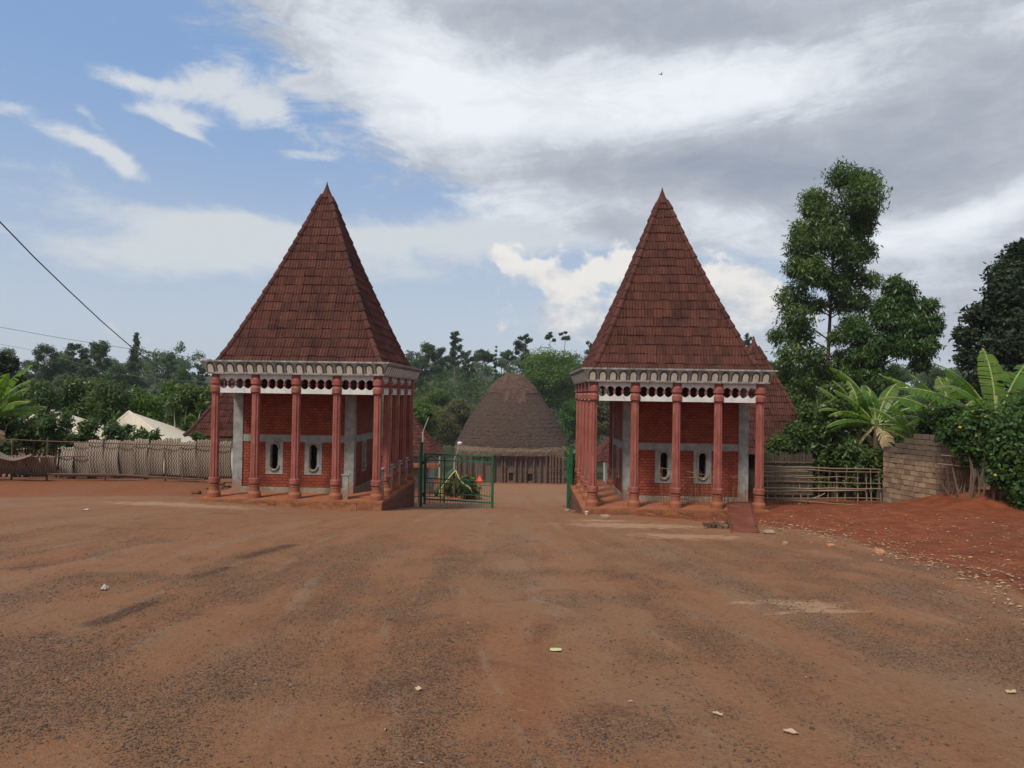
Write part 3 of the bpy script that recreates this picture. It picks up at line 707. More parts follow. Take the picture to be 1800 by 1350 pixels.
# ------------------------------------------------------------------ great thatched hut
HY = 90.0; hb = at(899, 849, HY)
hut = empty('thatched_hut', (hb.x, HY+7.0, G(hb.x, HY)+.1), .0, 'huge brown thatched hut with a domed roof at the end of the drive', 'hut')
def super_ring(r, z, n=72, p=2.6, jit=0.0):
    out = []
    for k in range(n):
        a_ = 2*math.pi*k/n; c, s_ = math.cos(a_), math.sin(a_)
        q = (abs(c)**p+abs(s_)**p)**(-1/p); j = 1+jit*(random.random()-.5)
        out.append((r*q*c*j, r*q*s_*j, z+jit*3*(random.random()-.5)))
    return out
def loft(mb, rings, mi=0):
    n = len(rings[0]); v = [p for r_ in rings for p in r_]; f = []
    for i in range(len(rings)-1):
        for k in range(n): f.append((i*n+k, i*n+(k+1) % n, (i+1)*n+(k+1) % n, (i+1)*n+k))
    mb.add(v, f, mi)
prof = [(3.42, 7.40, 3.2), (3.46, 7.60, 3.2), (4.0, 7.72, 3.0), (4.55, 7.58, 2.9)]
prof2 = [(4.50, 7.64, 2.8), (4.9, 7.45, 2.7), (5.8, 7.0, 2.5), (7.0, 6.42, 2.4), (8.2, 5.74, 2.3), (9.4, 4.96, 2.2), (10.6, 4.08, 2.1), (11.6, 3.35, 2.05), (12.2, 2.9, 2)]
prof3 = [(11.5, 3.52, 2.05), (12.0, 3.24, 2.05), (12.6, 2.72, 2), (13.2, 2.10, 2), (13.65, 1.45, 2), (13.95, .8, 2), (14.12, .2, 2), (14.4, .02, 2)]
def fine(pr, k=5):
    z_ = [p[0] for p in pr]; t_ = np.linspace(0, len(pr)-1, (len(pr)-1)*k+1); i_ = np.arange(len(pr))
    return [(float(np.interp(t, i_, z_)), float(np.interp(t, i_, [p[1] for p in pr])), float(np.interp(t, i_, [p[2] for p in pr]))) for t in t_]
mb = MB(); loft(mb, [super_ring(r_+(.02 if q_ % 3 == 0 else (.008 if q_ % 3 == 1 else -.012)), z, 200, p, .013) for q_, (z, r_, p) in enumerate(fine(prof2, 7))]); hr = mb.build('roof', M['thatch'], hut, False)
mb = MB(); rr_ = [super_ring(6.4, 3.9, 220, 3.4)]
for z, r_, p in fine(prof, 2): rr_.append(super_ring(r_, z, 220, p, .008))
loft(mb, rr_); rf = mb.build('eave_fringe', M['thatch_fr'], hr)
# hanging straws along the eave
q = super_ring(7.56, 3.50, 900, 3.35, .012); mb = MB()
for (x_, y_, z_) in q:
    l_ = random.random()**3*.32+.06; d_ = Vector((x_, y_, 0)).normalized(); s_ = Vector((-d_.y, d_.x, 0))*.03
    b_ = Vector((x_, y_, z_+.12)); mb.add([b_-s_, b_+s_, b_+s_*.3-Vector((0, 0, l_+.12)), b_-s_*.3-Vector((0, 0, l_+.12))], [(0, 1, 2, 3)])
mb.build('straw_ends', M['thatch_fr'], hr)
mb = MB(); n_ = 150; rr_ = []
tong = [max(0, math.sin(k*.17+1)+.6*math.sin(k*.43)+.25*math.sin(k*1.3))*1.3+.22*random.random() for k in range(n_)]
zs_ = [p_[0] for p_ in prof2]; rs_ = [p_[1] for p_ in prof2]
for z, r_, p in fine(prof3, 4):
    ring_ = super_ring(r_, z, n_, p, .012)
    if z < 11.6:
        ring_ = []
        for k in range(n_):
            zz_ = 11.5-tong[k]*(1 if z < 11.51 else .5); base_ = super_ring(float(np.interp(zz_, zs_, rs_))+.07, zz_, n_, 2.15)[k]; ring_.append(base_)
    rr_.append(ring_)
loft(mb, rr_); mb.build('roof_cap', M['thatch_cap'], hr)
# cane walls made of upright canes
mb = MB(); HW = 6.55; zt_ = 3.9
for k in range(4):
    ca, sa = math.cos(k*math.pi/2), math.sin(k*math.pi/2); n_ = 64
    for i in range(n_):
        u = -HW+2*HW*(i+.5)/n_
        if k == 0 and (abs(u+.02) < .32 or abs(u-2.42) < .42): lo_ = 1.35; hi_=zt_
        else: lo_ = 0; hi_ = zt_
        r_ = HW/n_*1.04; d_ = random.uniform(-.02, .02)
        mb.tube([(u*ca+(HW+d_)*sa, u*sa-(HW+d_)*ca, lo_), (u*ca+(HW+d_)*sa, u*sa-(HW+d_)*ca, hi_)], r_, 6, tint=random.random())
mb.build('cane_wall', M['cane'], hut)
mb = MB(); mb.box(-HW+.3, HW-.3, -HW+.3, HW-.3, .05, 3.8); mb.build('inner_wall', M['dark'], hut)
mb = MB(); mb.box(-7.0, 7.0, -7.35, 7.2, -1.2, .0); 
for i in range(28): mb.box(-7.0+.5*i, -6.62+.5*i, -7.55, -7.36, -1.2, -.06)
mb.build('base_step', M['hutbase'], hut)
for (u, wd, hh) in ((-.02, .30, 1.25), (2.42, .42, 1.15)):
    mb = MB(); y_ = -HW-.16
    mb.box(u-wd-.28, u-wd, y_-.06, y_+.2, .0, hh+.45, 0); mb.box(u+wd, u+wd+.28, y_-.06, y_+.2, .0, hh+.45, 0); mb.box(u-wd+.001, u+wd-.001, y_-.05, y_+.2, hh, hh+.45, 0); mb.box(u-wd+.001, u+wd-.001, y_-.05, y_+.2, .0, .25, 0)
    d_ = mb.build('doorway', M['post'], hut)
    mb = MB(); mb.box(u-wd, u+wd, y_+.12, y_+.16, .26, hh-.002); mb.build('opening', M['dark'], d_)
pm = MB()
pm.tube([(0, 0, 0), (0, 0, .35), (0, 0, .4), (0, 0, .9), (0, 0, .95), (0, 0, 1.5), (0, 0, 1.55), (0, 0, 2.3), (0, 0, 2.35), (0, 0, 3.7)], [.15, .15, .11, .14, .10, .14, .10, .13, .10, .12], 8)
pp = None
for cx_ in (395, 440, 480, 560, 640, 700, 722, 797, 835, 872, 928, 975, 1018, 1048, 1066, 1088, 1110, 1140):
    u = (cx_-770)*.01866*.945
    if pp is None: pp = pm.build('post', M['post'], hut)
    else:
        o_ = bpy.data.objects.new('post', pp.data); COL.objects.link(o_); o_.parent = hut; o_.location = (u, -7.0, 0); continue
    pp.location = (u, -7.0, 0)

# ------------------------------------------------------------------ smaller houses round the gate
def cane_box(root, hx, hy, z0, z1, mat, n=40):
    mb = MB(); mb.box(-hx+.05, hx-.05, -hy+.05, hy-.05, z0, z1)
    for k in range(4):
        ca, sa = math.cos(k*math.pi/2), math.sin(k*math.pi/2); a_, b_ = (hx, hy) if k % 2 == 0 else (hy, hx)
        for i in range(n):
            u = -a_+2*a_*(i+.5)/n; d_ = random.uniform(0, .02); r_ = a_/n*.95
            mb.tube([(u*ca+(b_+d_)*sa, u*sa-(b_+d_)*ca, z0), (u*ca+(b_+d_)*sa, u*sa-(b_+d_)*ca, z1)], r_, 5, tint=random.random())
    return mb.build('wall', mat, root)
def tiled_house(px, apex_py, eave_py, d, half, label, wallmat, wall_half, rows, cap=.35, cane=False, rz=0.0):
    p = at(px, apex_py, d); q = at(px, eave_py, d-half)
    g = G(p.x, d); r = empty('tiled_house', (p.x, d, g), rz, label, 'house')
    z0 = q.z-g; tiled_roof(r, 0, 0, z0, half, p.z-q.z, rows, .0, 6, cap=cap)
    mb = MB(); mb.box(-half+.1, half-.1, -half+.1, half-.1, z0-.06, z0-.012); mb.build('soffit', M['bark'], r)
    if cane: cane_box(r, wall_half, wall_half, -.5, z0-.062, wallmat)
    else: mb = MB(); mb.box(-wall_half, wall_half, -wall_half, wall_half, -.5, z0-.062); mb.build('wall', wallmat, r)
    return r
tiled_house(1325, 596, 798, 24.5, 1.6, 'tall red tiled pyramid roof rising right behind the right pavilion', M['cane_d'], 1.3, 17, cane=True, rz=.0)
tiled_house(455, 622, 768, 27, 1.85, 'red tiled roof on a white walled house hidden behind the left pavilion', M['whitewall'], 1.6, 12)
hl = tiled_house(716, 722, 802, 38, 1.75, 'low house with a steep faded red tiled roof behind the green gate leaf', M['concrete'], 1.35, 13)
p = at(730, 821, 36); mb = MB(); mb.box(-.2, 1.95, -2.2, -1.55, p.z-G(hl.location.x, 38), p.z+.16-G(hl.location.x, 38)); mb.build('ledge', M['hutbase'], hl)
tiled_house(1092, 752, 812, 48, 2.1, 'small red tiled kiosk seen between the columns of the right pavilion', M['whitewall'], .9, 12)
def pale_house(px, py, ex, ey, lx, d, label, col):
    a_ = at(px, py, d+2.2); e_ = at(ex, ey, d); l_ = at(lx, ey, d)
    g = G(a_.x, d); r = empty('pale_roofed_house', (a_.x, d+2.2, g), 0, label, 'house')
    x1_, x0_ = e_.x-a_.x, l_.x-a_.x; ze = e_.z-g; za = a_.z-g
    mb = MB(); n = 30
    for i in range(n):          # ribbed sheets
        for (ya, s_) in ((-2.2, 1), (2.2, -1)):
            u0, u1 = x0_+(x1_-x0_)*i/n, x0_+(x1_-x0_)*(i+1)/n
            def P(u):
                t = 1-abs(u/(x1_ if u > 0 else x0_)); return (u, ya, ze), (0*u+u*0, 0, za), t
            mb.add([(u0, ya, ze), (u1, ya, ze), (u1*.0, 0, za)], [(0, 1, 2)])
            mb.tube([(u0, ya, ze+.01), (0, 0, za+.01)], .018, 4)
    mb.add([(x1_, -2.2, ze), (x1_, 2.2, ze), (0, 0, za)], [(0, 1, 2)]); mb.add([(x0_, -2.2, ze), (x0_, 2.2, ze), (0, 0, za)], [(0, 1, 2)])
    mb.tube([(x1_, -2.2, ze), (0, 0, za+.02)], .05, 6); mb.tube([(x0_, -2.2, ze), (0, 0, za+.02)], .05, 6)
    mb.build('roof', M['roofpale'], r)
    mb = MB(); mb.box(x0_+.25, x1_-.25, -1.95, 1.95, -.5, ze-.02); mb.build('wall', M['roofpale'], r)
    return r
pale_house(80, 716, 192, 792, -20, 29, 'house with a cream sheet roof at the far left above the woven fence', 0)
pale_house(227, 724, 318, 792, 150, 29, 'house with a cream sheet roof beside the left pavilion, above the woven fence', 0)
# far white house at the right edge
p = at(1800, 745, 55); r = empty('white_house', (p.x+1.2, 55, G(p.x, 55)), 0, 'white walled house glimpsed at the right edge behind banana plants', 'house')
mb = MB(); mb.box(-2.2, 3, -2, 2, -.5, 5.2); mb.build('wall', M['whitewall'], r)
mb = MB(); mb.prism([(-2.5, 5.2), (3.3, 5.2), (.4, 6.6)], lambda u, z, d: (u, d, z), -2.3, 2.3); mb.build('roof', M['tile'], r)

# ------------------------------------------------------------------ metal gate
def gate_leaf(root, L, H):
    def bar(mb, a_, b_, r_): mb.tube([a_, b_], r_, 6)
    for u in (0, L):
        mb = MB(); mb.box(u-.03, u+.03, -.03, .03, -.04, H+(.04 if u else 0)); mb.build('stile', M['green'], root)
    for z, t_ in ((H-.02, .022), (H-.20, .018), (H*.50, .016), (H*.42, .012), (.32, .014), (.13, .022)):
        mb = MB(); mb.box(.031, L-.031, -t_, t_, z-t_, z+t_); mb.build('rail', M['green'], root)
    mb = MB(); n = 7; zz_ = [(H-.185), (H-.04)]
    for i in range(n*2): bar(mb, (.03+(L-.06)*i/(2*n), 0, zz_[i % 2]), (.03+(L-.06)*(i+1)/(2*n), 0, zz_[(i+1) % 2]), .009)
    mb.build('truss', M['green'], root)
    mb = MB(); mb.box(L*.30-.016, L*.30+.016, -.05, -.025, .05, H-.05); mb.build('stile', M['green'], root)
    mb = MB(); nb_ = 26
    for i in range(1, nb_): bar(mb, (L*i/nb_, .004, -.06), (L*i/nb_, .004, H*.42), .0055)
    mb.build('bars', M['green'], root)
    mb = MB()
    for i in range(0, nb_, 4): bar(mb, (L*(i+.5)/nb_, .0, H*.50), (L*(i+.5)/nb_, .0, H-.2), .006)
    mb.build('upper_bars', M['green'], root)
    mb = MB()
    for i in range(14):            # scrolls between the two middle rails
        cx_ = L*(i+.5)/14; s_ = 1 if i % 2 else -1
        pts = [(cx_+s_*(.055-.006*k*.6)*math.cos(k*.6), 0, H*.46+(.055-.0036*k)*math.sin(k*.6)) for k in range(13)]
        mb.tube(pts, .006, 5)
    mb.build('scrollwork', M['green'], root)
gp = at(741, 889, 21.4); gb = at(865, 893, 20.8)
gzb = gp.z+.08
g1 = empty('gate_leaf', (gp.x+.09, 21.4, gzb), math.atan2(20.8-21.4, gb.x-gp.x-.09), 'green metal gate leaf standing across the left half of the drive', 'gate', 'leaves of the green gate')
Lg = math.hypot(gb.x-gp.x-.09, .6); gate_leaf(g1, Lg, 1.5)
g2 = empty('gate_leaf', (at(1003, 890, 21.2).x+.07, 21.35, G(1.8, 21.4)+.12), R(80), 'green metal gate leaf swung open along the right pavilion', 'gate', 'leaves of the green gate')
gate_leaf(g2, 2.1, 1.55)
mb = MB(); mb.box(.06, 2.04, .012, .016, .2, 1.33); mb.build('sheet_panel', M['green_d'], g2)
def gpost(px, top, bot, d, wd, label):
    a_ = at(px, bot, d); b_ = at(px, top, d); r = empty('gate_post', (a_.x, d, a_.z), 0, label, 'post', 'green gate posts')
    mb = MB(); mb.box(-wd, wd, -wd, wd, -.3, b_.z-a_.z); mb.build('shaft', M['green'], r)
    mb = MB(); mb.box(-wd-.008, wd+.008, -wd-.008, wd+.008, b_.z-a_.z+.001, b_.z-a_.z+.02); mb.build('cap', M['green'], r)
    for z in (.35, 1.3):
        mb = MB(); mb.tube([(wd+.02, -.02, z-.05), (wd+.02, -.02, z+.05)], .018, 8); mb.build('hinge', M['green_d'], r)
gpost(739.5, 778, 889, 21.45, .042, 'left green gate post carrying the leaf with the red triangle')
gpost(998, 800, 896, 20.9, .035, 'front of the two green posts right of the drive')
gpost(1002.5, 784, 894, 21.3, .05, 'rear and taller of the two green posts right of the drive')
# a short green fence behind the left post
p = at(722, 820, 24.5); r = empty('green_railing', (p.x-.5, 24.5, G(p.x, 24.5)), 0, 'short green railing behind the left gate post', 'railing')
mb = MB(); mb.box(0, 1.6, -.015, .015, 1.62, 1.65); mb.box(0, 1.6, -.015, .015, .2, .23); mb.build('rails', M['green'], r)
for i in range(9):
    mb = MB(); mb.tube([(.02+i*.19, 0, -.1), (.02+i*.19, 0, 1.75 if i % 4 == 0 else 1.6)], .018 if i % 4 == 0 else .008, 6); mb.build('bar', M['green'], r)
# warning triangle
p = at(843, 842, 20.84); r = empty('warning_triangle', (p.x, 20.84, p.z), math.atan2(-.6, 2.1), 'red warning triangle hung on the green gate leaf', 'triangle')
tri = lambda s_: [(-s_, -s_*.62), (s_, -s_*.62), (0, s_*1.12)]
mb = MB(); mb.prism(tri(.125), lambda u, z, d: (u, d, z), -.012, .0); mb.build('border', M['red'], r)
mb = MB(); mb.prism(tri(.085), lambda u, z, d: (u, d, z), -.016, -.0125); mb.build('face', M['red_l'], r)

# ------------------------------------------------------------------ leaves and trees
def leaves(cl, n, size, seed, droop=.0, aspect=.45, shell=.35, up=.4):
    """cl: rows cx cy cz rx ry rz; leaf-sized rhombs spread through each clump"""
    g = np.random.default_rng(seed); cl = np.asarray(cl, float)
    wgt = (cl[:, 3]*cl[:, 4]+cl[:, 4]*cl[:, 5]+cl[:, 3]*cl[:, 5]); wgt /= wgt.sum()
    ci = g.choice(len(cl), n, p=wgt)
    d = g.normal(size=(n, 3)); d /= np.linalg.norm(d, axis=1)[:, None]
    # lumpy shell
    lump = 1+.22*np.sin(d[:, 0]*5+ci*1.3)*np.sin(d[:, 1]*5+ci)+.15*np.sin(d[:, 2]*9+ci*2.1)
    r = (1-shell*g.random(n)**1.6)*lump*(1+.10*g.normal(size=n))
    p = cl[ci, :3]+d*cl[ci, 3:6]*r[:, None]
    nr = d*.7+g.normal(size=(n, 3))*.6; nr[:, 2] += up; nr /= np.linalg.norm(nr, axis=1)[:, None]
    t = g.normal(size=(n, 3)); t[:, 2] -= droop*2; t -= nr*(t*nr).sum(1)[:, None]*(1-min(droop, .6)); t /= np.linalg.norm(t, axis=1)[:, None]
    b = np.cross(nr, t); b /= np.linalg.norm(b, axis=1)[:, None]
    s = size*(.6+.8*g.random(n))[:, None]; h = s*aspect/2
    V_ = np.stack([p, p+t*s*.45+b*h, p+t*s, p+t*s*.5-b*h], 1).reshape(-1, 3)
    F_ = np.arange(n*4).reshape(-1, 4)
    ct = g.random(len(cl)); tint = np.clip(.15+.35*ct[ci]+.25*d[:, 2]*.4+.40*g.random(n), 0, .9)
    k = g.random(n) > .992; tint[k] = 1.0
    return V_, F_, tint
def limb(mb, a_, b_, r0, r1, bend=.08, n=5):
    a_, b_ = Vector(a_), Vector(b_); L_ = (b_-a_).length; off = Vector((random.uniform(-1, 1), random.uniform(-1, 1), random.uniform(-.3, .6)))*L_*bend
    pts = [a_.lerp(b_, t/n)+off*math.sin(math.pi*t/n) for t in range(n+1)]
    mb.tube(pts, [r0+(r1-r0)*t/n for t in range(n+1)], 6, cap=False)
def tree_parts(root, cl, n, size, seed, lm, bark, tr=.2, droop=0, aspect=.45, shell=.35, height=None, twigs=1, base=(0, 0, 0), name='crown'):
    cl = np.asarray(cl, float); top = cl[:, 2].max(); mb = MB()
    cen = cl[:, :2].mean(0); 
    pts = [Vector(base)]
    hi = cl[cl[:, 2].argmax()]
    for t in (.25, .5, .75, .93): pts.append(Vector((base[0]+(hi[0]-base[0])*t*t+random.uniform(-.1, .1)*tr*4, base[1]+(hi[1]-base[1])*t*.5, hi[2]*t)))
    mb.tube([pts[0]-Vector((0, 0, .5))]+pts, [tr*1.25, tr, tr*.85, tr*.62, tr*.35, tr*.06], 8, cap=False)
    for c in cl:
        zf = max(.12, min(.9, (c[2]-.35*abs(c[0]-base[0])-c[5]*.5)/max(top, .1)))
        t = zf*4; i = int(t); i = min(i, 3); a_ = pts[i].lerp(pts[i+1], t-i)
        limb(mb, a_, c[:3], tr*.38*(1-zf*.6), tr*.08)
        for _ in range(3*twigs):
            d_ = Vector(np.random.default_rng(int(abs(c[0]*977+_*31+seed))).normal(size=3)).normalized()
            m_ = a_.lerp(Vector(c[:3]), .6); limb(mb, m_, Vector(c[:3])+Vector((d_.x*c[3], d_.y*c[4], d_.z*c[5]))*.8, tr*.12, tr*.03)
    V_, F_, t_ = leaves(cl, n, size, seed, droop, aspect, shell)
    arr(name, V_, F_, lm, root, False, t_); mb.build('trunk', bark, root, True)
def clumps(kind, h, wd, seed, k=22):
    g = np.random.default_rng(seed); out = []
    for i in range(k):
        if kind == 'round':
            d = g.normal(size=3); d /= np.linalg.norm(d); d[2] = abs(d[2])*1.2-.35; r = wd*.36*g.random()**.4
            c = (d[0]*r*1.15, d[1]*r*1.15, h*.62+d[2]*h*.30); s = wd*(.13+.07*g.random())
            out.append((*c, s, s, s*.75))
        elif kind == 'tiers':       # tall open crown with flat tufts
            z = h*(.34+.64*(i+.5)/k); r = wd*.42*math.sin(math.pi*min(.95, (.18+.75*(1-(z/h-.34)/.66)*.9)))*g.random()**.5
            a_ = g.random()*6.28; s = wd*(.09+.07*g.random()); out.append((r*math.cos(a_), r*math.sin(a_), z, s*1.1, s*1.1, s*.75))
        elif kind == 'spire':
            z = h*(.15+.84*(i+.5)/k); r = wd*.42*(1.02-z/h)*g.random()**.5; a_ = g.random()*6.28; s = wd*(.07+.19*(1-z/h)); out.append((r*math.cos(a_), r*math.sin(a_), z, s, s, s*.7))
        else:                       # flat umbrella
            a_ = g.random()*6.28; r = wd*.42*g.random()**.5; s = wd*(.10+.06*g.random()); out.append((r*math.cos(a_), r*math.sin(a_), h*(.80+.15*g.random())-abs(r)/wd*h*.12, s*1.3, s*1.3, s*.55))
    return out
GT = 'trees on the wooded hill beyond the gate'
# distinct trees: (px, top py, width px, distance, kind, leaf, bark, label)
TL = [
 (10, 600, 60, 46, 'round', 'leaf_dk', 'bark', 'dark round tree at the left edge behind the banana plant'),
 (86, 608, 62, 120, 'tiers', 'leaf_for2', 'bark', 'broad grey green tree, leftmost on the skyline past the left edge banana plant'),
 (133, 603, 44, 125, 'tiers', 'leaf_for2', 'bark', 'open crowned tree second from the left on the left skyline'),
 (173, 600, 50, 122, 'tiers', 'leaf_for2', 'bark', 'wide open crowned tree just left of the spire shaped one on the left skyline'),
 (205, 622, 50, 118, 'round', 'leaf_for2', 'bark', 'dark bushy tree at the foot of the spire shaped tree'),
 (240, 584, 42, 135, 'spire', 'leaf_for2', 'bark', 'spire shaped conifer, highest tree left of the left pavilion'),
 (275, 618, 14, 150, 'spire', 'leaf_for2', 'bark', 'thin little tree right of the spire shaped conifer'),
 (298, 620, 26, 150, 'tiers', 'leaf_for2', 'bark', 'small open tree above the cable right of the spire conifer'),
 (322, 632, 50, 140, 'round', 'leaf_for', 'bark', 'low rounded tree on the skyline close to the left pavilion roof'),
 (352, 640, 30, 140, 'tiers', 'leaf_for2', 'bark', 'flat topped tree on the skyline touching the left cornice'),
 (750, 604, 50, 170, 'tiers', 'leaf_for2', 'bark', 'tall tree on the skyline right beside the left pavilion'),
 (800, 581, 28, 165, 'tiers', 'leaf_for2', 'bark', 'tallest open topped tree on the skyline above the green gate'),
 (775, 612, 34, 175, 'tiers', 'leaf_for2', 'bark', 'leafy tree between the tallest one and the left pavilion'),
 (822, 616, 30, 185, 'tiers', 'leaf_for', 'bark', 'tree right of the tallest one, its crown half as high'),
 (851, 611, 34, 200, 'flat', 'leaf_for2', 'bark', 'flat topped tree on the skyline left of the hut top'),
 (872, 606, 8, 200, 'spire', 'leaf_for2', 'bark', 'very thin dark column tree above the hut top'),
 (893, 612, 26, 195, 'flat', 'leaf_for', 'bark', 'small flat tree directly above the tip of the thatched hut'),
 (921, 588, 34, 180, 'tiers', 'leaf_dk', 'bark', 'dark leaning crown behind the left shoulder of the big bright tree'),
 (968, 580, 14, 185, 'flat', 'leaf_for2', 'bark', 'tiny tuft topped tree poking over the big bright tree, left of two'),
 (992, 578, 16, 185, 'flat', 'leaf_for2', 'bark', 'tiny tuft topped tree poking over the big bright tree, right of two'),
 (967, 596, 134, 130, 'round', 'leaf_br', 'bark_pale', 'big bright green tree with a wide rounded crown right of the thatched hut'),
 (1040, 600, 24, 175, 'tiers', 'leaf_for2', 'bark', 'slim tree half hidden by the left edge of the right pavilion roof'),
 (775, 706, 62, 100, 'round', 'leaf_ol', 'bark_pale', 'olive tree with pale forked branches left of the thatched hut'),
 (738, 690, 60, 80, 'round', 'leaf_br', 'bark', 'light green tree beside the left pavilion columns'),
 (805, 690, 64, 112, 'round', 'leaf_ol', 'bark', 'dry olive tree in the middle of the wood left of the hut'),
 (770, 672, 60, 118, 'round', 'leaf_br', 'bark', 'fresh green tree in the middle of the wood above the small faded roof'),
 (1010, 690, 56, 105, 'round', 'leaf_br', 'bark', 'green tree low at the right shoulder of the thatched hut'),
 (1065, 680, 60, 100, 'round', 'leaf_ol', 'bark_pale', 'tree with a pale trunk seen between the right pavilion columns'),
 (1316, 585, 22, 150, 'tiers', 'leaf_for2', 'bark', 'small crown peeping up beside the tip of the rear tiled roof'),
 (1352, 612, 60, 130, 'round', 'leaf_for', 'bark', 'tree on the hill between the rear tiled roof and the eucalyptus'),
 (1580, 640, 46, 120, 'tiers', 'leaf_for', 'bark', 'distant tree seen under the branches of the shorter eucalyptus'),
 (1652, 622, 60, 110, 'round', 'leaf_for2', 'bark', 'bluish distant tree between the eucalyptus pair and the dark tree'),
]
for i, (px, py, wpx, d, kind, lm, bk, lb) in enumerate(TL):
    p = at(px, py, d); g = G(p.x, d); h = p.z-g; wd = wpx/F*d
    if kind in ('tiers', 'flat', 'spire') and h > wd*2.4 and d > 100: g = p.z-min(h, max(wd*2.6, 12)); h = p.z-g
    g = min(g, p.z-2)
    root = empty({'spire': 'conifer_tree', 'tiers': 'tall_tree', 'round': 'broad_tree', 'flat': 'umbrella_tree'}[kind], (p.x, d, g), random.random(), lb, 'tree', GT if d >= 78 else None)
    kk = {'round': 44, 'tiers': 34, 'spire': 26, 'flat': 16}[kind]
    if wpx < 20: kk = 9
    nn_ = int(min(16000, max(900, 3.2*wpx*wpx*(1.4 if kind != 'flat' else 1)))); sz = max(.26, 2.9/F*d)
    if wpx > 120: nn_ = 34000; sz *= 1.15
    cl = clumps(kind, h, wd*1.12, 100+i, kk)
    tree_parts(root, cl, nn_, sz, i+10, M[lm], M[bk], max(.09, h*.015), aspect=.6, twigs=1, shell=.85)
# the wood that fills the hillside, one mass
Vs, Fs, Ts, nb0 = [], [], [], 0
g = np.random.default_rng(5)
tb = MB()
for d, hlo, hhi, stepx in ((104, 7, 12, 6.5), (118, 9, 14, 6.5), (134, 11, 15, 7.5), (152, 12, 16, 8), (172, 12, 16, 9), (195, 11, 15, 9), (222, 10, 14, 10), (250, 9, 13, 11), (285, 8, 12, 13)):
    X0 = -.80*d; n_ = int(1.6*d/stepx)
    for i in range(n_):
        x_ = X0+stepx*(i+g.random()*.7); y_ = d+g.random()*10-5
        if d < 112 and abs(x_) < 11: continue
        pxx = x_/y_*F
        if -560 < pxx < -210 or 150 < pxx < 400: 
            if d != 134: continue
        h = hlo+(hhi-hlo)*g.random(); wd = h*(.75+.5*g.random()); gg = G(x_, y_)
        kd = 'round' if g.random() < .75 else 'tiers'
        cl = np.array(clumps(kd, h, wd, int(g.integers(1e6)), 12))
        cl[:, 0] += x_; cl[:, 1] += y_; cl[:, 2] += gg
        v_, f_, t_ = leaves(cl, 1500 if d < 180 else 900, max(.42, 3.6/F*d), int(g.integers(1e6)), aspect=.62, shell=.5)
        tt = g.random()*.6-.25
        Vs.append(v_); Fs.append(f_+nb0); Ts.append(np.clip(t_*.75+tt, 0, 1)); nb0 += len(v_)
        tb.tube([(x_, y_, gg-.5), (x_+g.random()-.5, y_, gg+h*.5), (x_+(g.random()-.5)*2, y_, gg+h*.8)], [.22, .16, .05], 5, cap=False)
wd_ = arr('wood', np.concatenate(Vs), np.concatenate(Fs), M['leaf_for'], None, False, np.concatenate(Ts)); tag(wd_, 'dense green wood covering the hillside behind the thatched hut', 'wood', None, 'stuff')
tb.build('trunks', M['bark'], wd_)

# eucalyptus pair, dark tree
def px_clumps(lst, px0, d, zg):
    out = []; x0 = at(px0, 700, d).x
    for (px, py, r, *dep) in lst:
        p = at(px, py, d); s = r/F*d; out.append((p.x-x0, (dep[0] if dep else random.uniform(-1.2, .5)*s*1.5), p.z-zg, s, s, s*.85))
    return out
def fat(l, k=1.12): return [(a_[0]-2, a_[1]+13, a_[2]*k) for a_ in l]
d = 38; zg = G(at(1448, 700, d).x, d)
E1 = [(1470, 305, 26), (1510, 312, 24), (1440, 335, 26), (1490, 345, 34), (1523, 360, 24), (1450, 375, 34), (1500, 395, 34), (1410, 395, 24), (1527, 385, 18), (1400, 425, 26), (1440, 420, 30), (1515, 430, 22), (1480, 440, 26),
      (1405, 470, 30), (1385, 462, 18), (1440, 475, 22), (1500, 470, 28), (1530, 480, 18), (1395, 510, 28), (1480, 515, 26), (1520, 515, 22), (1430, 525, 16), (1385, 550, 26), (1370, 575, 16), (1405, 575, 24), (1490, 560, 24), (1465, 580, 18), (1380, 610, 26),
      (1415, 615, 22), (1480, 615, 20), (1372, 645, 24), (1405, 655, 26), (1475, 650, 22), (1390, 690, 24), (1430, 690, 22), (1480, 690, 22), (1415, 730, 24), (1375, 720, 16), (1460, 725, 22),
      (1440, 640, 18), (1455, 490, 18), (1425, 445, 18), (1470, 640, 20), (1500, 640, 22), (1510, 690, 22), (1500, 590, 22), (1425, 355, 16), (1465, 410, 22), (1505, 365, 22), (1360, 680, 16)]
r = empty('eucalyptus', (at(1448, 700, d).x, d, zg), 0, 'tallest eucalyptus with a reddish trunk right of the right pavilion', 'tree', 'eucalyptus trees right of the gate')
tree_parts(r, px_clumps(fat(E1, 1.05), 1448, d, zg), 62000, .24, 71, M['leaf_euc'], M['bark_red'], .15, droop=.55, aspect=.27, shell=.55, twigs=2)
d = 36; zg = G(at(1545, 700, d).x, d)
E2 = [(1570, 490, 18), (1590, 500, 20), (1565, 520, 22), (1600, 530, 24), (1625, 525, 16), (1550, 550, 22), (1585, 560, 26), (1620, 560, 22), (1540, 590, 22), (1575, 595, 24), (1610, 595, 22), (1632, 590, 14), (1540, 625, 20), (1610, 625, 16), (1555, 535, 18), (1510, 570, 20), (1518, 610, 20), (1560, 650, 18), (1530, 660, 20), (1510, 650, 18)]
r = empty('eucalyptus', (at(1540, 700, d).x, d, zg), 0, 'shorter eucalyptus leaning right beside the tallest one', 'tree', 'eucalyptus trees right of the gate')
tree_parts(r, px_clumps(fat(E2, 1.05), 1540, d, zg), 30000, .24, 72, M['leaf_euc'], M['bark_red'], .13, droop=.55, aspect=.27, shell=.55, twigs=2)
d = 34; zg = G(at(1800, 700, d).x, d)
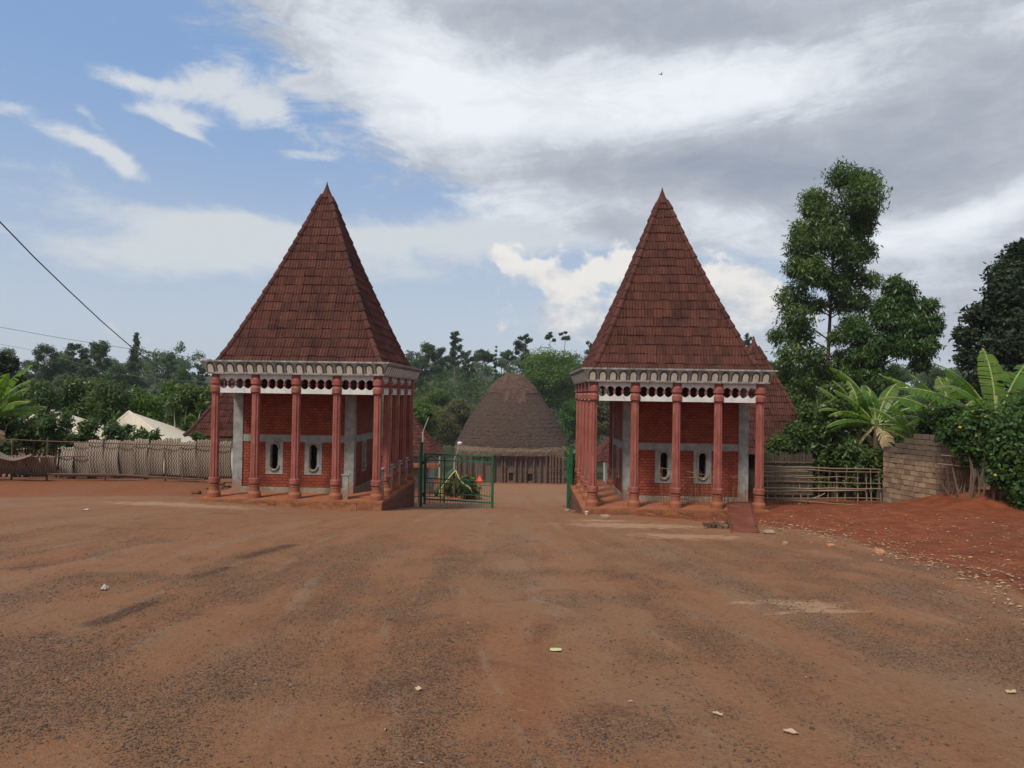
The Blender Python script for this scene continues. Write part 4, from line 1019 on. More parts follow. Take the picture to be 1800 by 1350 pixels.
E3 = [(1795, 450, 22), (1770, 480, 28), (1810, 500, 40), (1745, 520, 30), (1790, 540, 40), (1715, 555, 28), (1750, 575, 36), (1700, 590, 24), (1725, 615, 34), (1780, 610, 44), (1700, 630, 24), (1740, 655, 34), (1830, 470, 50), (1850, 560, 60), (1800, 670, 44), (1720, 680, 26), (1830, 640, 50), (1800, 432, 14)]
r = empty('dense_tree', (at(1800, 700, d).x, d, zg), 0, 'dense dark tree rising at the right edge behind the banana plants', 'tree')
tree_parts(r, px_clumps(E3, 1800, d, zg), 40000, .22, 73, M['leaf_dk'], M['bark'], .30, aspect=.5, shell=.6)

# ------------------------------------------------------------------ shrubs
def shrub(name, px, py_top, wpx, d, label, lm='leaf_sh', n=5000, size=.16, group=None, bark='bark', bot=None, k=16, cat='shrub', aspect=.42, squat=0.0):
    p = at(px, py_top, d); gg = G(p.x, d); h = max(.5, p.z-gg); wd = wpx/F*d
    r = empty(name, (p.x, d, gg), random.random()*3, label, cat, group)
    g_ = np.random.default_rng(int(px*7+d)); cl = []
    for i in range(k):
        z = h*(.22+.70*g_.random()**(.7)); rr = wd*.40*math.sqrt(max(.05, 1-((z/h-.5)/.62)**2))*g_.random()**.5; a_ = g_.random()*6.28; s = wd*(.10+.08*g_.random())
        cl.append((rr*math.cos(a_), rr*math.sin(a_), z, s, s, min(s, h*.3)))
    V_, F_, t_ = leaves(cl, n, size, int(px), .15, aspect, .8)
    arr('foliage', V_, F_, M[lm], r, False, t_)
    mb = MB()
    for c in cl[:10]: limb(mb, (c[0]*.15, c[1]*.15, -.2), c[:3], .03+.006*h, .012, .10)
    mb.build('stems', M[bark], r)
    return r
GS = 'bushes behind the woven fence'
for a_ in [
 (150, 655, 120, 36, 'dark bush behind the woven fence under the skyline pair of open trees', 'leaf_sh'),
 (215, 668, 120, 34, 'bush above the cream roofs in the middle of the woven fence', 'leaf_sh'),
 (285, 664, 120, 35, 'lighter bush above the right end of the right cream roof', 'leaf_br'),
 (340, 672, 100, 33, 'bush with pale stems close to the left pavilion column', 'leaf_sh'),
 (90, 668, 100, 35, 'bush above the left cream roof next to the banana leaf', 'leaf_sh'),
 (360, 676, 60, 38, 'small tree squeezed between the left cornice and the tiled roof', 'leaf_br'),
 (255, 700, 90, 38, 'low bush between the two cream roofs seen from the gate', 'leaf_sh')]:
    shrub('tall_bush', *a_[:5], lm=a_[5], n=9000, size=.19, group=GS, k=26, bark='bark_pale')
for a_ in [
 (44, 672, 140, 23.5, 'leafy shrub in front of the left cream roof by the banana plant', 10000),
 (100, 722, 84, 23.2, 'small shrub in front of the middle of the left cream roof', 3400),
 (5, 720, 90, 23.0, 'shrub at the left edge right above the broken fence', 4500),
 (125, 762, 50, 22.6, 'thin weed tuft on the woven fence below the left cream roof', 1100),
 (205, 722, 80, 23.2, 'dark shrub covering the left half of the right cream roof', 4600),
 (165, 735, 66, 23.0, 'straggly shrub between the two cream roofs', 2200),
 (255, 752, 60, 22.6, 'short weeds against the right cream roof', 1500),
 (348, 752, 36, 23.4, 'sparse shrub in front of the tiled roof left of the left pavilion', 600)]:
    shrub('garden_shrub', *a_[:5], n=a_[5], size=.13, group='shrubs growing just behind the woven fence', k=14)
GR = 'shrubs behind the pole fence'
for a_ in [
 (1395, 742, 90, 22.0, 'glossy shrub in front of the rear tiled roof beside the last column', 'leaf_sh', 7000),
 (1365, 765, 50, 21.4, 'small shrub touching the last column of the right pavilion', 'leaf_sh', 2500),
 (1450, 668, 100, 23.5, 'tall leafy shrub in front of the tallest eucalyptus trunk', 'leaf_sh', 9000),
 (1500, 690, 90, 24, 'dark shrub under the banana clump behind the pole fence', 'leaf_dk', 7000),
 (1470, 765, 90, 21.6, 'low shrub hanging over the pole fence', 'leaf_sh', 5000),
 (1540, 745, 70, 22.5, 'shrub behind the near end of the block wall', 'leaf_sh', 4500),
 (1600, 700, 90, 27, 'shrub behind the block wall between the banana plants', 'leaf_dk', 6000),
 (1650, 735, 90, 21.5, 'green shrub leaning over the top of the block wall', 'leaf_br', 6000),
 (1440, 705, 120, 22.2, 'big leafy shrub between the rear tiled roof and the banana clump', 'leaf_sh', 9000),
 (1500, 770, 70, 20.6, 'small shrub just behind the middle of the pole fence', 'leaf_sh', 3500),
 (1545, 788, 60, 20.4, 'small shrub where the pole fence meets the block wall', 'leaf_sh', 3000),
 (1560, 680, 90, 30, 'distant dark shrub behind the banana clump', 'leaf_dk', 5000),
 (1700, 690, 120, 30, 'shrub below the dark tree behind the large banana plant', 'leaf_dk', 6000)]:
    shrub('garden_shrub', *a_[:5], lm=a_[5], n=a_[6], size=.15, group=GR, k=20)
# vine-grown hedge at the right
r = empty('vine_hedge', (at(1750, 860, 16.6).x, 16.6, G(at(1750, 860, 16.6).x, 16.6)), 0, 'bushy hedge overgrown with yellow-specked vine at the right edge of the red soil', 'hedge')
cl = []; zg = r.location.z
for (px, py, rr, dd) in [(1735, 735, 20, .2), (1790, 735, 24, .1), (1700, 752, 24, .3), (1750, 750, 36, 0), (1800, 770, 40, 0), (1705, 780, 24, .3), (1760, 800, 40, -.2), (1815, 830, 40, -.2), (1770, 845, 32, -.4), (1745, 835, 22, -.2), (1800, 865, 22, -.3), (1725, 800, 22, .3), (1762, 876, 12, -.5), (1830, 740, 50, .2), (1745, 770, 26, -.2), (1690, 765, 18, .5)]:
    p = at(px, py, 16.6); s = rr/F*16.6; cl.append((p.x-r.location.x, dd*1.2, p.z-zg, s, s, s))
V_, F_, t_ = leaves(cl, 15000, .10, 55, .1, .75, .85); arr('foliage', V_, F_, M['leaf_vine'], r, False, t_)
mb = MB()
for c in cl: limb(mb, (c[0]*.7, c[1]*.5+.1, -.2), c[:3], .03, .01, .1)
mb.build('stems', M['stick'], r)
shrub('garden_shrub', 1655, 700, 100, 19.2, 'tangled shrub behind the broken end of the block wall', n=8000, size=.11, group=GR, k=22)
r = empty('bare_shrub', spot(1690, 868), 0, 'bare brown stems of a shrub at the broken end of the block wall', 'shrub')
mb = MB()
for i in range(16):
    t0 = (random.uniform(-.3, .3), random.uniform(-.1, .2), -.05); t1 = (t0[0]*1.8+random.uniform(-.2, .2), random.uniform(-.2, .3), random.uniform(.7, 1.5)); limb(mb, t0, t1, .02, .006, .15)
mb.build('stems', M['stick'], r)

# ------------------------------------------------------------------ banana plants
def banana(px, py, d, nl, L_, label, seed, stem_h=None, upright=.6, dirs=None):
    rg = random.Random(seed); p = at(px, py, d); gg = G(p.x, d)
    r = empty('banana_plant', (p.x, d, gg), 0, label, 'banana plant', 'banana plants around the gate'); H_ = p.z-gg
    mb = MB(); mb.tube([(0, 0, -.2), (.03, 0, H_*.5), (0, 0, H_)], [.14, .12, .07], 10); mb.build('stem', M['bstem'], r, True)
    for i in range(nl+2):
        dead = i >= nl
        a_, e_, lf_ = (rg.uniform(160, 380), -40, .55) if dead else (dirs[i] if dirs else (rg.uniform(0, 360), rg.uniform(35, 80), 1)); Ln = lf_*L_*rg.uniform(.85, 1.1)
        yaw = R(a_); n = 30; pts = []; el_ = R(e_); pos = Vector((0, 0, H_-.15)); bend = R(rg.uniform(25, 60))*(1-upright*.5)
        for k in range(n+1):
            t = k/n; ee = el_-bend*t*t*1.6
            pts.append(pos.copy()); pos = pos+Vector((math.cos(yaw)*math.cos(ee), math.sin(yaw)*math.cos(ee), math.sin(ee)))*Ln/n
        rib = MB(); rib.tube(pts, [.028*(1-.85*k/n)+.004 for k in range(n+1)], 6); 
        bl = MB(); side = Vector((-math.sin(yaw), math.cos(yaw), 0)); roll = rg.uniform(-.6, .6)
        droop_l = [0, 0]; tears = [rg.random()*.15, rg.random()*.15]
        for k in range(4, n):
            t = (k-4)/(n-4); wv = L_*.165*math.sin(math.pi*min(1, t*.94+.06))**.55
            w1 = L_*.165*math.sin(math.pi*min(1, ((k-3)/(n-4))*.94+.06))**.55 if k < n-1 else .01
            for si, s_ in enumerate((1, -1)):
                if rg.random() < .22: tears[si] = rg.uniform(-.25, .55)
                dr = .25+tears[si]
                up_ = Vector((0, 0, 1))*math.sin(roll)*s_
                d0 = (side*s_*math.cos(dr)+Vector((0, 0, -math.sin(dr)))+up_*.6).normalized()
                gap = .90 if rg.random() < .7 else .6
                a0 = pts[k]; a1 = pts[k].lerp(pts[k+1], gap if k < n else 1)
                dirv = (pts[k+1]-pts[k]).normalized()*.25
                o0 = a0+(d0+dirv)*wv; o1 = a1+(d0+dirv)*(w1 if gap > .8 else w1*.93)
                m0 = a0+(d0+dirv*.6)*wv*.5+Vector((0, 0, .02)); m1 = a1+(d0+dirv*.6)*w1*.5+Vector((0, 0, .02))
                tv = 1.0 if rg.random() < .05+.25*(t > .9) else min(.9, max(0, .45+rg.uniform(-.22, .22)+(.12 if k % 2 else 0)))
                bl.add([a0, a1, m1, m0], [(0, 1, 2, 3)], tint=tv); bl.add([m0, m1, o1, o0], [(0, 1, 2, 3)], tint=tv*.9)
        lf = bl.build('leaf', M['dryleaf'] if dead else M['banana'], r); rib.build('midrib', M['rib'], lf)
    return r
banana(1752, 735, 17.6, 10, 2.0, 'largest banana plant, its broad leaves rising over the vine hedge', 3, dirs=[(175, 60, 1.2), (150, 35, 1.2), (200, 42, 1.1), (88, 84, .95), (60, 82, 1.05), (20, 55, 1.2), (-10, 40, 1.2), (-30, 22, .9), (190, 15, .8), (5, 70, 1.1)])
banana(1672, 735, 19.5, 7, 1.75, 'banana plant leaning left behind the top of the block wall', 4, dirs=[(170, 62, 1.1), (180, 35, 1.2), (100, 80, .9), (70, 75, 1), (200, 15, .9), (20, 45, .8), (160, 50, 1.2)])
banana(1607, 765, 19.3, 5, 1.3, 'young banana plant with one upright leaf just above the block wall', 5, dirs=[(25, 66, 1.3), (172, 50, 1.1), (100, 70, .7), (160, 35, .8), (200, 60, 1.0)])
banana(1512, 742, 21.6, 9, 1.5, 'second banana plant of the clump behind the pole fence, on its left', 16, dirs=[(175, 74, 1.2), (165, 55, 1.1), (100, 84, 1.0), (60, 76, 1.1), (15, 58, 1.0), (190, 40, 1), (-10, 40, 1), (270, 70, .8), (240, 60, .8)])
banana(1540, 738, 21.0, 12, 1.65, 'banana plant with many overlapping leaves behind the pole fence, nearest the block wall', 6, dirs=[(175, 70, 1.3), (160, 52, 1), (185, 30, 1.0), (95, 82, .8), (80, 70, .9), (30, 65, 1.25), (10, 50, 1.2), (-5, 35, 1.1), (15, 20, 1), (190, 15, 1), (-20, 5, .8), (170, 5, .9)])
banana(1420, 758, 24.5, 6, 1.3, 'small banana plant drooping beside the rear tiled roof', 8, dirs=[(175, 40, 1.1), (190, 20, 1), (80, 70, .8), (20, 30, .8), (165, 15, .9), (5, 55, .8)])
banana(1490, 800, 24, 6, 1.0, 'low banana plant half hidden behind the pole fence shrubs', 9)
banana(-24, 730, 20.8, 8, 1.7, 'banana plant at the left edge arching over the woven fence', 10, dirs=[(10, 68, 1.25), (0, 50, 1.1), (20, 28, 1.1), (-10, 38, .9), (90, 80, .8), (45, 62, 1.1), (180, 50, 1), (-15, 72, 1)])
banana(1012, 815, 60, 6, 2.0, 'far banana plant between the hut and the right gate posts', 12)

# ------------------------------------------------------------------ fences and wall
def woven_mat():
    t = NT('woven_mat'); uv = t.tc.outputs['UV']
    w1 = t.n.new('ShaderNodeTexWave'); w1.wave_type = 'BANDS'; w1.bands_direction = 'X'; w1.wave_profile = 'TRI'
    sep = t.n.new('ShaderNodeSeparateXYZ'); t.l.new(uv, sep.inputs[0])
    zig = t.math('ADD', t.math('PINGPONG', t.math('MULTIPLY', sep.outputs[1], 15), 1.0), t.math('MULTIPLY', t.noise(t.map('Object'), 3.0, 3), 1.3))
    ph = t.math('ADD', t.math('MULTIPLY', sep.outputs[0], 14), t.math('MULTIPLY', zig, .55))
    st = t.math('PINGPONG', ph, .5); f = t.mr(st, .08, .34)
    n = t.noise(t.map('Object', (2, 1, .6)), 5, 7, .72)
    c = t.mix(f, C(.07, .052, .040), C(.34, .295, .24)); c = t.mix(t.mr(n, .45, .75, 0, .7), c, C(.12, .075, .055)); c = t.mix(t.mr(t.attr('tint'), 0, 1, 0, .45), c, C(.13, .09, .07))
    return t.fin(c, .95, t.bump(st, .8, .03))
M['mat'] = woven_mat()
fr = empty('woven_fence', (0, 0, 0), 0, 'grey woven palm mat fence left of the left pavilion, its left end torn down', 'fence')
edges = [-60, -5, 30, 56, 82, 108, 131, 158, 184, 211, 237, 262, 290, 318, 347, 378, 408]
dF = 20.6
fr.location = (at(200, 838, dF).x, dF, 0)
for i, (a_, b_) in enumerate(zip(edges[:-1], edges[1:])):
    low = b_ <= 109
    top = 800 if low else (784 if b_ < 135 else 774)+random.uniform(-3, 3); bot = 834+(b_/400)*8+random.uniform(-2, 2)
    nu, nv = 8, 12; v = []; f = []
    for jv in range(nv+1):
        for iu in range(nu+1):
            s_ = iu/nu; t_ = jv/nv
            px = a_+(b_-a_)*s_+ (random.uniform(-1, 1)*.0) + (4*math.sin(t_*3+i) if low else 1.2*math.sin(t_*4+i))
            py = bot+(top-bot)*t_+(random.uniform(-1.5, 1.5) if jv == nv else 0)
            q = at(px, py, dF); lean = -.10*math.sin(math.pi*t_)+.05*math.sin(s_*math.pi)+(-.35*(t_**2) if low else 0)+.03*math.sin(i*2.1+t_*3)
            v.append((q.x-fr.location.x, lean, q.z))
    for jv in range(nv):
        for iu in range(nu): k = jv*(nu+1)+iu; f.append((k, k+1, k+nu+2, k+nu+1))
    mb = MB(); mb.add(v, f, 0, random.random())
    o_ = mb.build('mat_panel', M['mat'], fr, True)
    m_ = o_.modifiers.new('thick', 'SOLIDIFY'); m_.thickness = .015
def rel(px, py, d, o): q = at(px, py, d); return (q.x-o.location.x, q.y-o.location.y, q.z-o.location.z)
for pts, rr in ([[(-60, 770), (0, 772), (100, 776), (250, 781), (420, 786)], .016], [[(20, 802), (60, 803), (150, 802)], .018], [[(-60, 830), (80, 833), (200, 834), (360, 843)], .026], [[(60, 834), (220, 836), (350, 846)], .018]):
    mb = MB(); mb.tube([rel(px, py, dF-.12, fr) for px, py in pts], rr, 6, tint=.2); mb.build('rail', M['stick'], fr)
for px in (20, 82, 184, 290, 375):
    mb = MB(); mb.tube([rel(px, 846, dF+.06, fr), rel(px+2, 770, dF+.06, fr)], .03, 6, tint=.2); mb.build('post', M['stick'], fr)
# fallen curled mat at the torn end
r = empty('fallen_mat', at(30, 806, dF-.35), 0, 'curled dark mat lying over the torn left end of the woven fence', 'mat'); v = []; f = []
for j in range(9):
    for i in range(13):
        px = -40+i*8; s_ = i/12; c_ = j/8
        q = at(px, 800-6*math.sin(s_*7)+c_*8, dF-.3-.45*c_); v.append(tuple(q-r.location+Vector((0, 0, .06*math.sin(c_*5+s_*4)))))
for j in range(8):
    for i in range(12): k = j*13+i; f.append((k, k+1, k+14, k+13))
mb = MB(); mb.add(v, f, 0, .9); o_ = mb.build('mat_sheet', M['mat'], r, True); m_ = o_.modifiers.new('thick', 'SOLIDIFY'); m_.thickness = .02

# pole fence at the right
dP = 19.3; pf = empty('pole_fence', (at(1450, 885, dP).x, dP, G(at(1450, 885, dP).x, dP)), 0, 'rough fence of long grey bamboo poles between the right pavilion and block wall', 'fence')
for (x0_, y0_, x1_, y1_) in ((1335, 819, 1548, 825), (1340, 824, 1549, 831), (1342, 836, 1430, 837), (1336, 838, 1510, 839), (1330, 846, 1550, 850), (1338, 857, 1548, 860), (1332, 863, 1520, 862), (1340, 875, 1548, 876), (1440, 862, 1550, 859), (1370, 878, 1530, 889), (1335, 829, 1420, 829), (1395, 889, 1450, 868)):
    mb = MB(); m = [(x0_+(x1_-x0_)*t, y0_+(y1_-y0_)*t+random.uniform(-1.2, 1.2)) for t in (0, .2, .4, .6, .8, 1)]
    dd = dP-random.uniform(0, .06)
    mb.tube([rel(px, py, dd, pf) for px, py in m], [random.uniform(.018, .024), .020, .018, .017, .015, .013], 6, tint=random.random()); mb.build('pole', M['bamboo'], pf)
for px in (1349, 1361, 1378, 1392, 1408, 1422, 1439, 1456, 1473, 1486, 1506, 1522, 1534, 1548):
    mb = MB(); mb.tube([rel(px+random.uniform(-3, 3), 892, dP+.03, pf), rel(px+random.uniform(-5, 5), random.uniform(815, 838), dP+.05, pf)], [.02, .014], 6, tint=random.random()); mb.build('stake', M['bamboo'], pf)
# cane screen of the garden behind it
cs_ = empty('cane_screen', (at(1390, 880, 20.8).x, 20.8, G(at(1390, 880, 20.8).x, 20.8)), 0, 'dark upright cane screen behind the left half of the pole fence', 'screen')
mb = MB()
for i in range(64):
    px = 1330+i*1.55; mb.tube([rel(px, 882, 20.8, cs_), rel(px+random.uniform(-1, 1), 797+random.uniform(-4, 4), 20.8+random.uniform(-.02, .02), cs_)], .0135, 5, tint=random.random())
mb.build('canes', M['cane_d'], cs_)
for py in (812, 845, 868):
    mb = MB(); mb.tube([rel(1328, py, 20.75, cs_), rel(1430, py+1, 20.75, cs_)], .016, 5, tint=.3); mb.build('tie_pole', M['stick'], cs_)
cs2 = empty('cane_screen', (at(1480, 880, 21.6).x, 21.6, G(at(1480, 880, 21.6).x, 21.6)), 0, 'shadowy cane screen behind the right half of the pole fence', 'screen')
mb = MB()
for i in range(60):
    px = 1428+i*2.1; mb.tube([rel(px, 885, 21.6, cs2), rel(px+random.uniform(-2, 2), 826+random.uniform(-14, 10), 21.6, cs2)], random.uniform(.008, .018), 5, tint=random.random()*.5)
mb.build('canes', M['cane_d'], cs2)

# block wall, built block by block so that its broken end is real
bw = empty('block_wall', (0, 0, 0), 0, 'weathered mud block wall with a broken right end behind the red soil', 'wall')
A0 = at(1552, 885, 19.9); A1 = at(1608, 885, 18.8); A2 = at(1702, 880, 17.4)
def blockmat():
    t = NT('mud_block'); f = t.attr('tint'); n = t.noise(t.map(), 4, 7, .65); z = t.n.new('ShaderNodeSeparateXYZ'); t.l.new(t.tc.outputs['Object'], z.inputs[0])
    c = t.mix(f, C(.22, .15, .10), C(.38, .275, .19)); c = t.mix(t.mr(n, .4, .7, 0, .4), c, C(.13, .085, .06))
    damp = t.mr(t.math('ADD', z.outputs[2], t.math('MULTIPLY', n, .5)), .50, .95)   # rain-blackened upper courses
    c = t.mix(t.math('MULTIPLY', damp, .72), c, C(.075, .062, .052))
    return t.fin(c, .95, t.bump(t.noise(t.map(), 30, 5), .7, .02))
M['blk'] = blockmat()
bw.location = (A1.x, A1.y, G(A1.x, A1.y)+.55)
def seg(P, Q, courses, z0, topf, endf):
    d_ = (Q-P); Ls = math.hypot(d_.x, d_.y); d_ = Vector((d_.x/Ls, d_.y/Ls, 0)); n_ = Vector((d_.y, -d_.x, 0)); bh = .140; bl = .215
    for r_ in range(courses):
        u = -(r_ % 2)*bl/2
        while u < Ls:
            u0, u1 = max(0, u), min(Ls, u+bl-.016); z = z0+r_*bh
            if u1-u0 > .03 and z < topf(u0) and u1 < endf(z)+random.uniform(-.1, .1):
                j = random.uniform(-.012, .012); b_ = Matrix.Translation(Vector((P.x, P.y, 0))-bw.location+d_*0) @ Matrix(((d_.x, -n_.x, 0, 0), (d_.y, -n_.y, 0, 0), (0, 0, 1, 0), (0, 0, 0, 1)))
                yield b_, u0, u1, j, z, z+bh-.015
            u += bl
zb_ = G(A1.x, A1.y)-.35
mb = MB()
for args in (seg(A0, A1, 17, zb_, lambda u: zb_+1.55+u*.45, lambda z: 99), seg(A1, A2, 17, zb_, lambda u: zb_+2.02-u*.03, lambda z: 2.15-(.35 if z-zb_ < 1.2 else .0)+(.1 if z-zb_ > 1.7 else 0))):
    for b_, u0, u1, j, z0_, z1_ in args: mb.box(u0, u1, j, .14+j, z0_, z1_, 0, random.random(), b_)
mb.build('blocks', M['blk'], bw)
mb = MB()
for P, Q, hgt, e in ((A0, A1, 1.5, 0), (A1, A2, 1.9, .5)):
    d_ = Q-P; Ls = math.hypot(d_.x, d_.y); d_ = Vector((d_.x/Ls, d_.y/Ls, 0)); n_ = Vector((d_.y, -d_.x, 0)); b_ = Matrix.Translation(Vector((P.x, P.y, 0))-bw.location) @ Matrix(((d_.x, -n_.x, 0, 0), (d_.y, -n_.y, 0, 0), (0, 0, 1, 0), (0, 0, 0, 1)))
    mb.box(.02, Ls-.02-e, .022, .115, zb_-.2, zb_+hgt-.05, 0, .0, b_)
mb.build('mortar_core', M['edge'], bw)
# loose poles poking out of the hedge
for k, (a_, b_, lb) in enumerate((((1655, 800), (1735, 806), 'upper bamboo pole jutting from the vine hedge over the block wall'), ((1648, 815), (1730, 822), 'lower bamboo pole jutting from the vine hedge over the block wall'))):
    p = at(*a_, 17.0); r = empty('bamboo_pole', p, 0, lb, 'pole', 'poles jutting from the hedge'); q = at(*b_, 17.0)-p
    mb = MB(); mb.tube([(0, 0, 0), q*.5+Vector((0, 0, -.01)), q], [.014, .013, .011], 6, tint=.8)
    for t in (.2, .45, .7): mb.tube([q*t, q*t+q.normalized()*.02], .017, 6, tint=.3)
    mb.build('cane', M['bamboo'], r)

# ------------------------------------------------------------------ stick hurdle, ramp sheet, small things by the right pavilion
dH = 17.55; sh = empty('stick_hurdle', (at(1235, 885, dH).x, dH, EYE-2.647), 0, 'hurdle of thin crooked sticks leaning in front of the right pavilion windows', 'hurdle')
for i in range(34):
    px = 1162+i*4.45+random.uniform(-1.5, 1.5)
    top = 836+random.uniform(-9, 9) if 1195 < px < 1260 else 842+random.uniform(-8, 14)
    if 1162 < px < 1175: top = 823
    mb = MB(); mb.tube([rel(px, 884, dH, sh), rel(px+random.uniform(-2, 2), (884+top)/2, dH+.02, sh), rel(px+random.uniform(-3, 3), top, dH+.05, sh)], [.008, .007, .005], 5, tint=random.random()); mb.build('stick', M['stick'], sh)
for (a_, b_) in (((1160, 822), (1228, 832)), ((1155, 839), (1308, 838)), ((1195, 826), (1250, 836)), ((1160, 875), (1310, 880)), ((1150, 872), (1180, 880))):
    mb = MB(); mb.tube([rel(*a_, dH-.03, sh), rel((a_[0]+b_[0])/2, (a_[1]+b_[1])/2+1, dH-.03, sh), rel(*b_, dH-.03, sh)], [.010, .009, .007], 5, tint=.9); mb.build('cross_stick', M['stick'], sh)
q = [at(1281, 887, 16.88), at(1324, 886, 16.88)]; w1 = spot(1286, 937); w2 = spot(1334, 937)
r = empty('metal_ramp', (w1+w2)/2, 0, 'rusty red metal sheet leaning from the ground onto the right platform', 'ramp')
P4 = [q[0]+Vector((0, .12, .03)), q[1]+Vector((0, .12, .03)), w2+Vector((0, 0, .01)), w1+Vector((0, 0, .01))]
mb = MB(); v = []; f = []
for j in range(9):
    for i in range(7):
        s_, t_ = i/6, j/8; p = (P4[0]*(1-s_)+P4[1]*s_)*(1-t_)+(P4[3]*(1-s_)+P4[2]*s_)*t_; v.append(p-r.location+Vector((0, 0, .012*math.sin(s_*3+t_*4))))
for j in range(8):
    for i in range(6): k = j*7+i; f.append((k, k+7, k+8, k+1))
mb.add(v, f); o_ = mb.build('sheet', M['rust'], r, True); m_ = o_.modifiers.new('t', 'SOLIDIFY'); m_.thickness = .012
mb = MB(); mb.tube([P4[3]-r.location, P4[0]-r.location], .012, 6); mb.tube([P4[2]-r.location, P4[1]-r.location], .012, 6); mb.build('edge_rib', M['rust'], r)
def rock(name, px, py, sx, sy, sz, label, m, cat='stone', rz=0, box=False):
    p = spot(px, py); g_ = random.Random(px); o = MB()
    n, k = 10, 7; v = []; f = []
    for j in range(k):
        th = math.pi*j/(k-1)
        for i in range(n):
            ph = 2*math.pi*i/n; e = .5 if box else .8
            c = lambda a: math.copysign(abs(a)**e, a)
            rr = 1+g_.uniform(-.08, .08); v.append((sx*c(math.cos(ph))*c(math.sin(th))*rr, sy*c(math.sin(ph))*c(math.sin(th))*rr, sz*c(math.cos(th))*rr))
    for j in range(k-1):
        for i in range(n): f.append((j*n+i, j*n+(i+1) % n, (j+1)*n+(i+1) % n, (j+1)*n+i))
    o.add(v, f); ob_ = o.build(name, m, None, False, p+Vector((0, 0, sz*.55))); ob_.rotation_euler = (0, 0, rz); return tag(ob_, label, cat)
rock('stone', 1545, 975, .085, .07, .06, 'orange brown stone lying alone on the red soil at the right', M['stone_or'])
rock('concrete_block', 1062, 911, .13, .07, .055, 'grey concrete block lying in front of the right platform corner', M['stone'], 'block', .1, True)
rock('stone', 1352, 938, .11, .08, .05, 'pale flat stone beside the foot of the rusty ramp sheet', M['stone'])
rock('stone', 1380, 957, .05, .04, .035, 'small pale stone right of the rusty ramp sheet, at the road edge', M['stone'])
rock('stone', 345, 868, .12, .09, .07, 'dark reddish lump of soil just left of the left pavilion', M['post'])
rock('stone', 997, 899, .08, .06, .05, 'stone wedged at the foot of the right gate posts', M['stone'])
rock('stone', 1460, 960, .06, .05, .03, 'small stone on the soil between the ramp and the orange stone', M['stone_or'])
p = spot(1031, 905); r = empty('white_cup', p, 0, 'small white cup by the front corner of the right platform', 'cup')
mb = MB(); mb.lathe([(0, .03), (.005, .034), (.07, .042), (.075, .045), (.075, .036), (.01, .03)], 14); mb.build('cup_body', M['paper'], r)
mb = MB(); mb.lathe([(.076, .046), (.083, .046)], 14); mb.build('lid', M['lamp'], r)
# soil heap by the ramp
for (px, py, lb) in ((395, 860, 'dark rubble heap in the gap left of the left pavilion room'), (1262, 928, 'dark clods heaped beside the rusty ramp sheet')):
    p = spot(px, py); mb = MB(); g_ = random.Random(px)
    for i in range(40):
        c = Vector((g_.gauss(0, .16), g_.gauss(0, .08), abs(g_.gauss(0, .05)))); s_ = g_.uniform(.02, .06); m_ = Matrix.Translation(c) @ Matrix.Rotation(g_.random()*3, 4, 'Z') @ Matrix.Rotation(g_.random()*3, 4, 'X'); mb.box(-s_, s_, -s_*.7, s_*.7, -s_*.5, s_*.5, 0, None, m_)
    tag(mb.build('rubble', M['post'], None, False, p), lb, 'rubble', None, 'stuff')
# litter
def sheet_thing(name, px, py, w_, l_, label, m, cat, rz, curl=.02):
    p = spot(px, py); mb = MB(); v = []; f = []; g_ = random.Random(px)
    for j in range(5):
        for i in range(7):
            u, t = i/6-.5, j/4-.5; k = 1-.35*abs(u)**2*4*(.5 if j in (0, 4) else 0); v.append((u*w_, t*l_*k, .012+curl*math.sin(u*5+px)*math.cos(t*4)+g_.uniform(0, curl*.6)))
    for j in range(4):
        for i in range(6): k = j*7+i; f.append((k, k+1, k+8, k+7))
    mb.add(v, f, 0, .9); o = mb.build(name, m, None, True, p); o.rotation_euler = (0, 0, rz); md = o.modifiers.new('t', 'SOLIDIFY'); md.thickness = .003
    return tag(o, label, cat)
sheet_thing('scrap_paper', 184, 1037, .075, .07, 'crumpled white paper scrap on the road at the left', M['paper'], 'litter', .3, .04)
sheet_thing('packet', 977, 1144, .088, .06, 'flattened yellowish packet on the road in the middle foreground', M['packet'], 'litter', -.15, .004)
sheet_thing('fallen_leaf', 1390, 1290, .08, .025, 'pale curled leaf on the gravel low at the right', M['dryleaf'], 'leaf', -.5, .015)
sheet_thing('fallen_leaf', 1778, 1219, .065, .035, 'orange brown leaf on the road near the right edge', M['dryleaf'], 'leaf', .2, .01)
sheet_thing('fallen_leaf', 736, 1213, .03, .05, 'small tan leaf left of the packet in the foreground', M['dryleaf'], 'leaf', .9, .01)
sheet_thing('fallen_leaf', 1262, 1258, .06, .02, 'narrow pale leaf on the gravel right of the middle foreground', M['dryleaf'], 'leaf', -.7, .01)
sheet_thing('scrap_paper', 152, 897, .12, .06, 'small white scrap on the far road at the left', M['paper'], 'litter', 0, .02)
sheet_thing('scrap_paper', 121, 1349, .05, .03, 'tiny white scrap at the bottom left edge', M['paper'], 'litter', 0, .01)

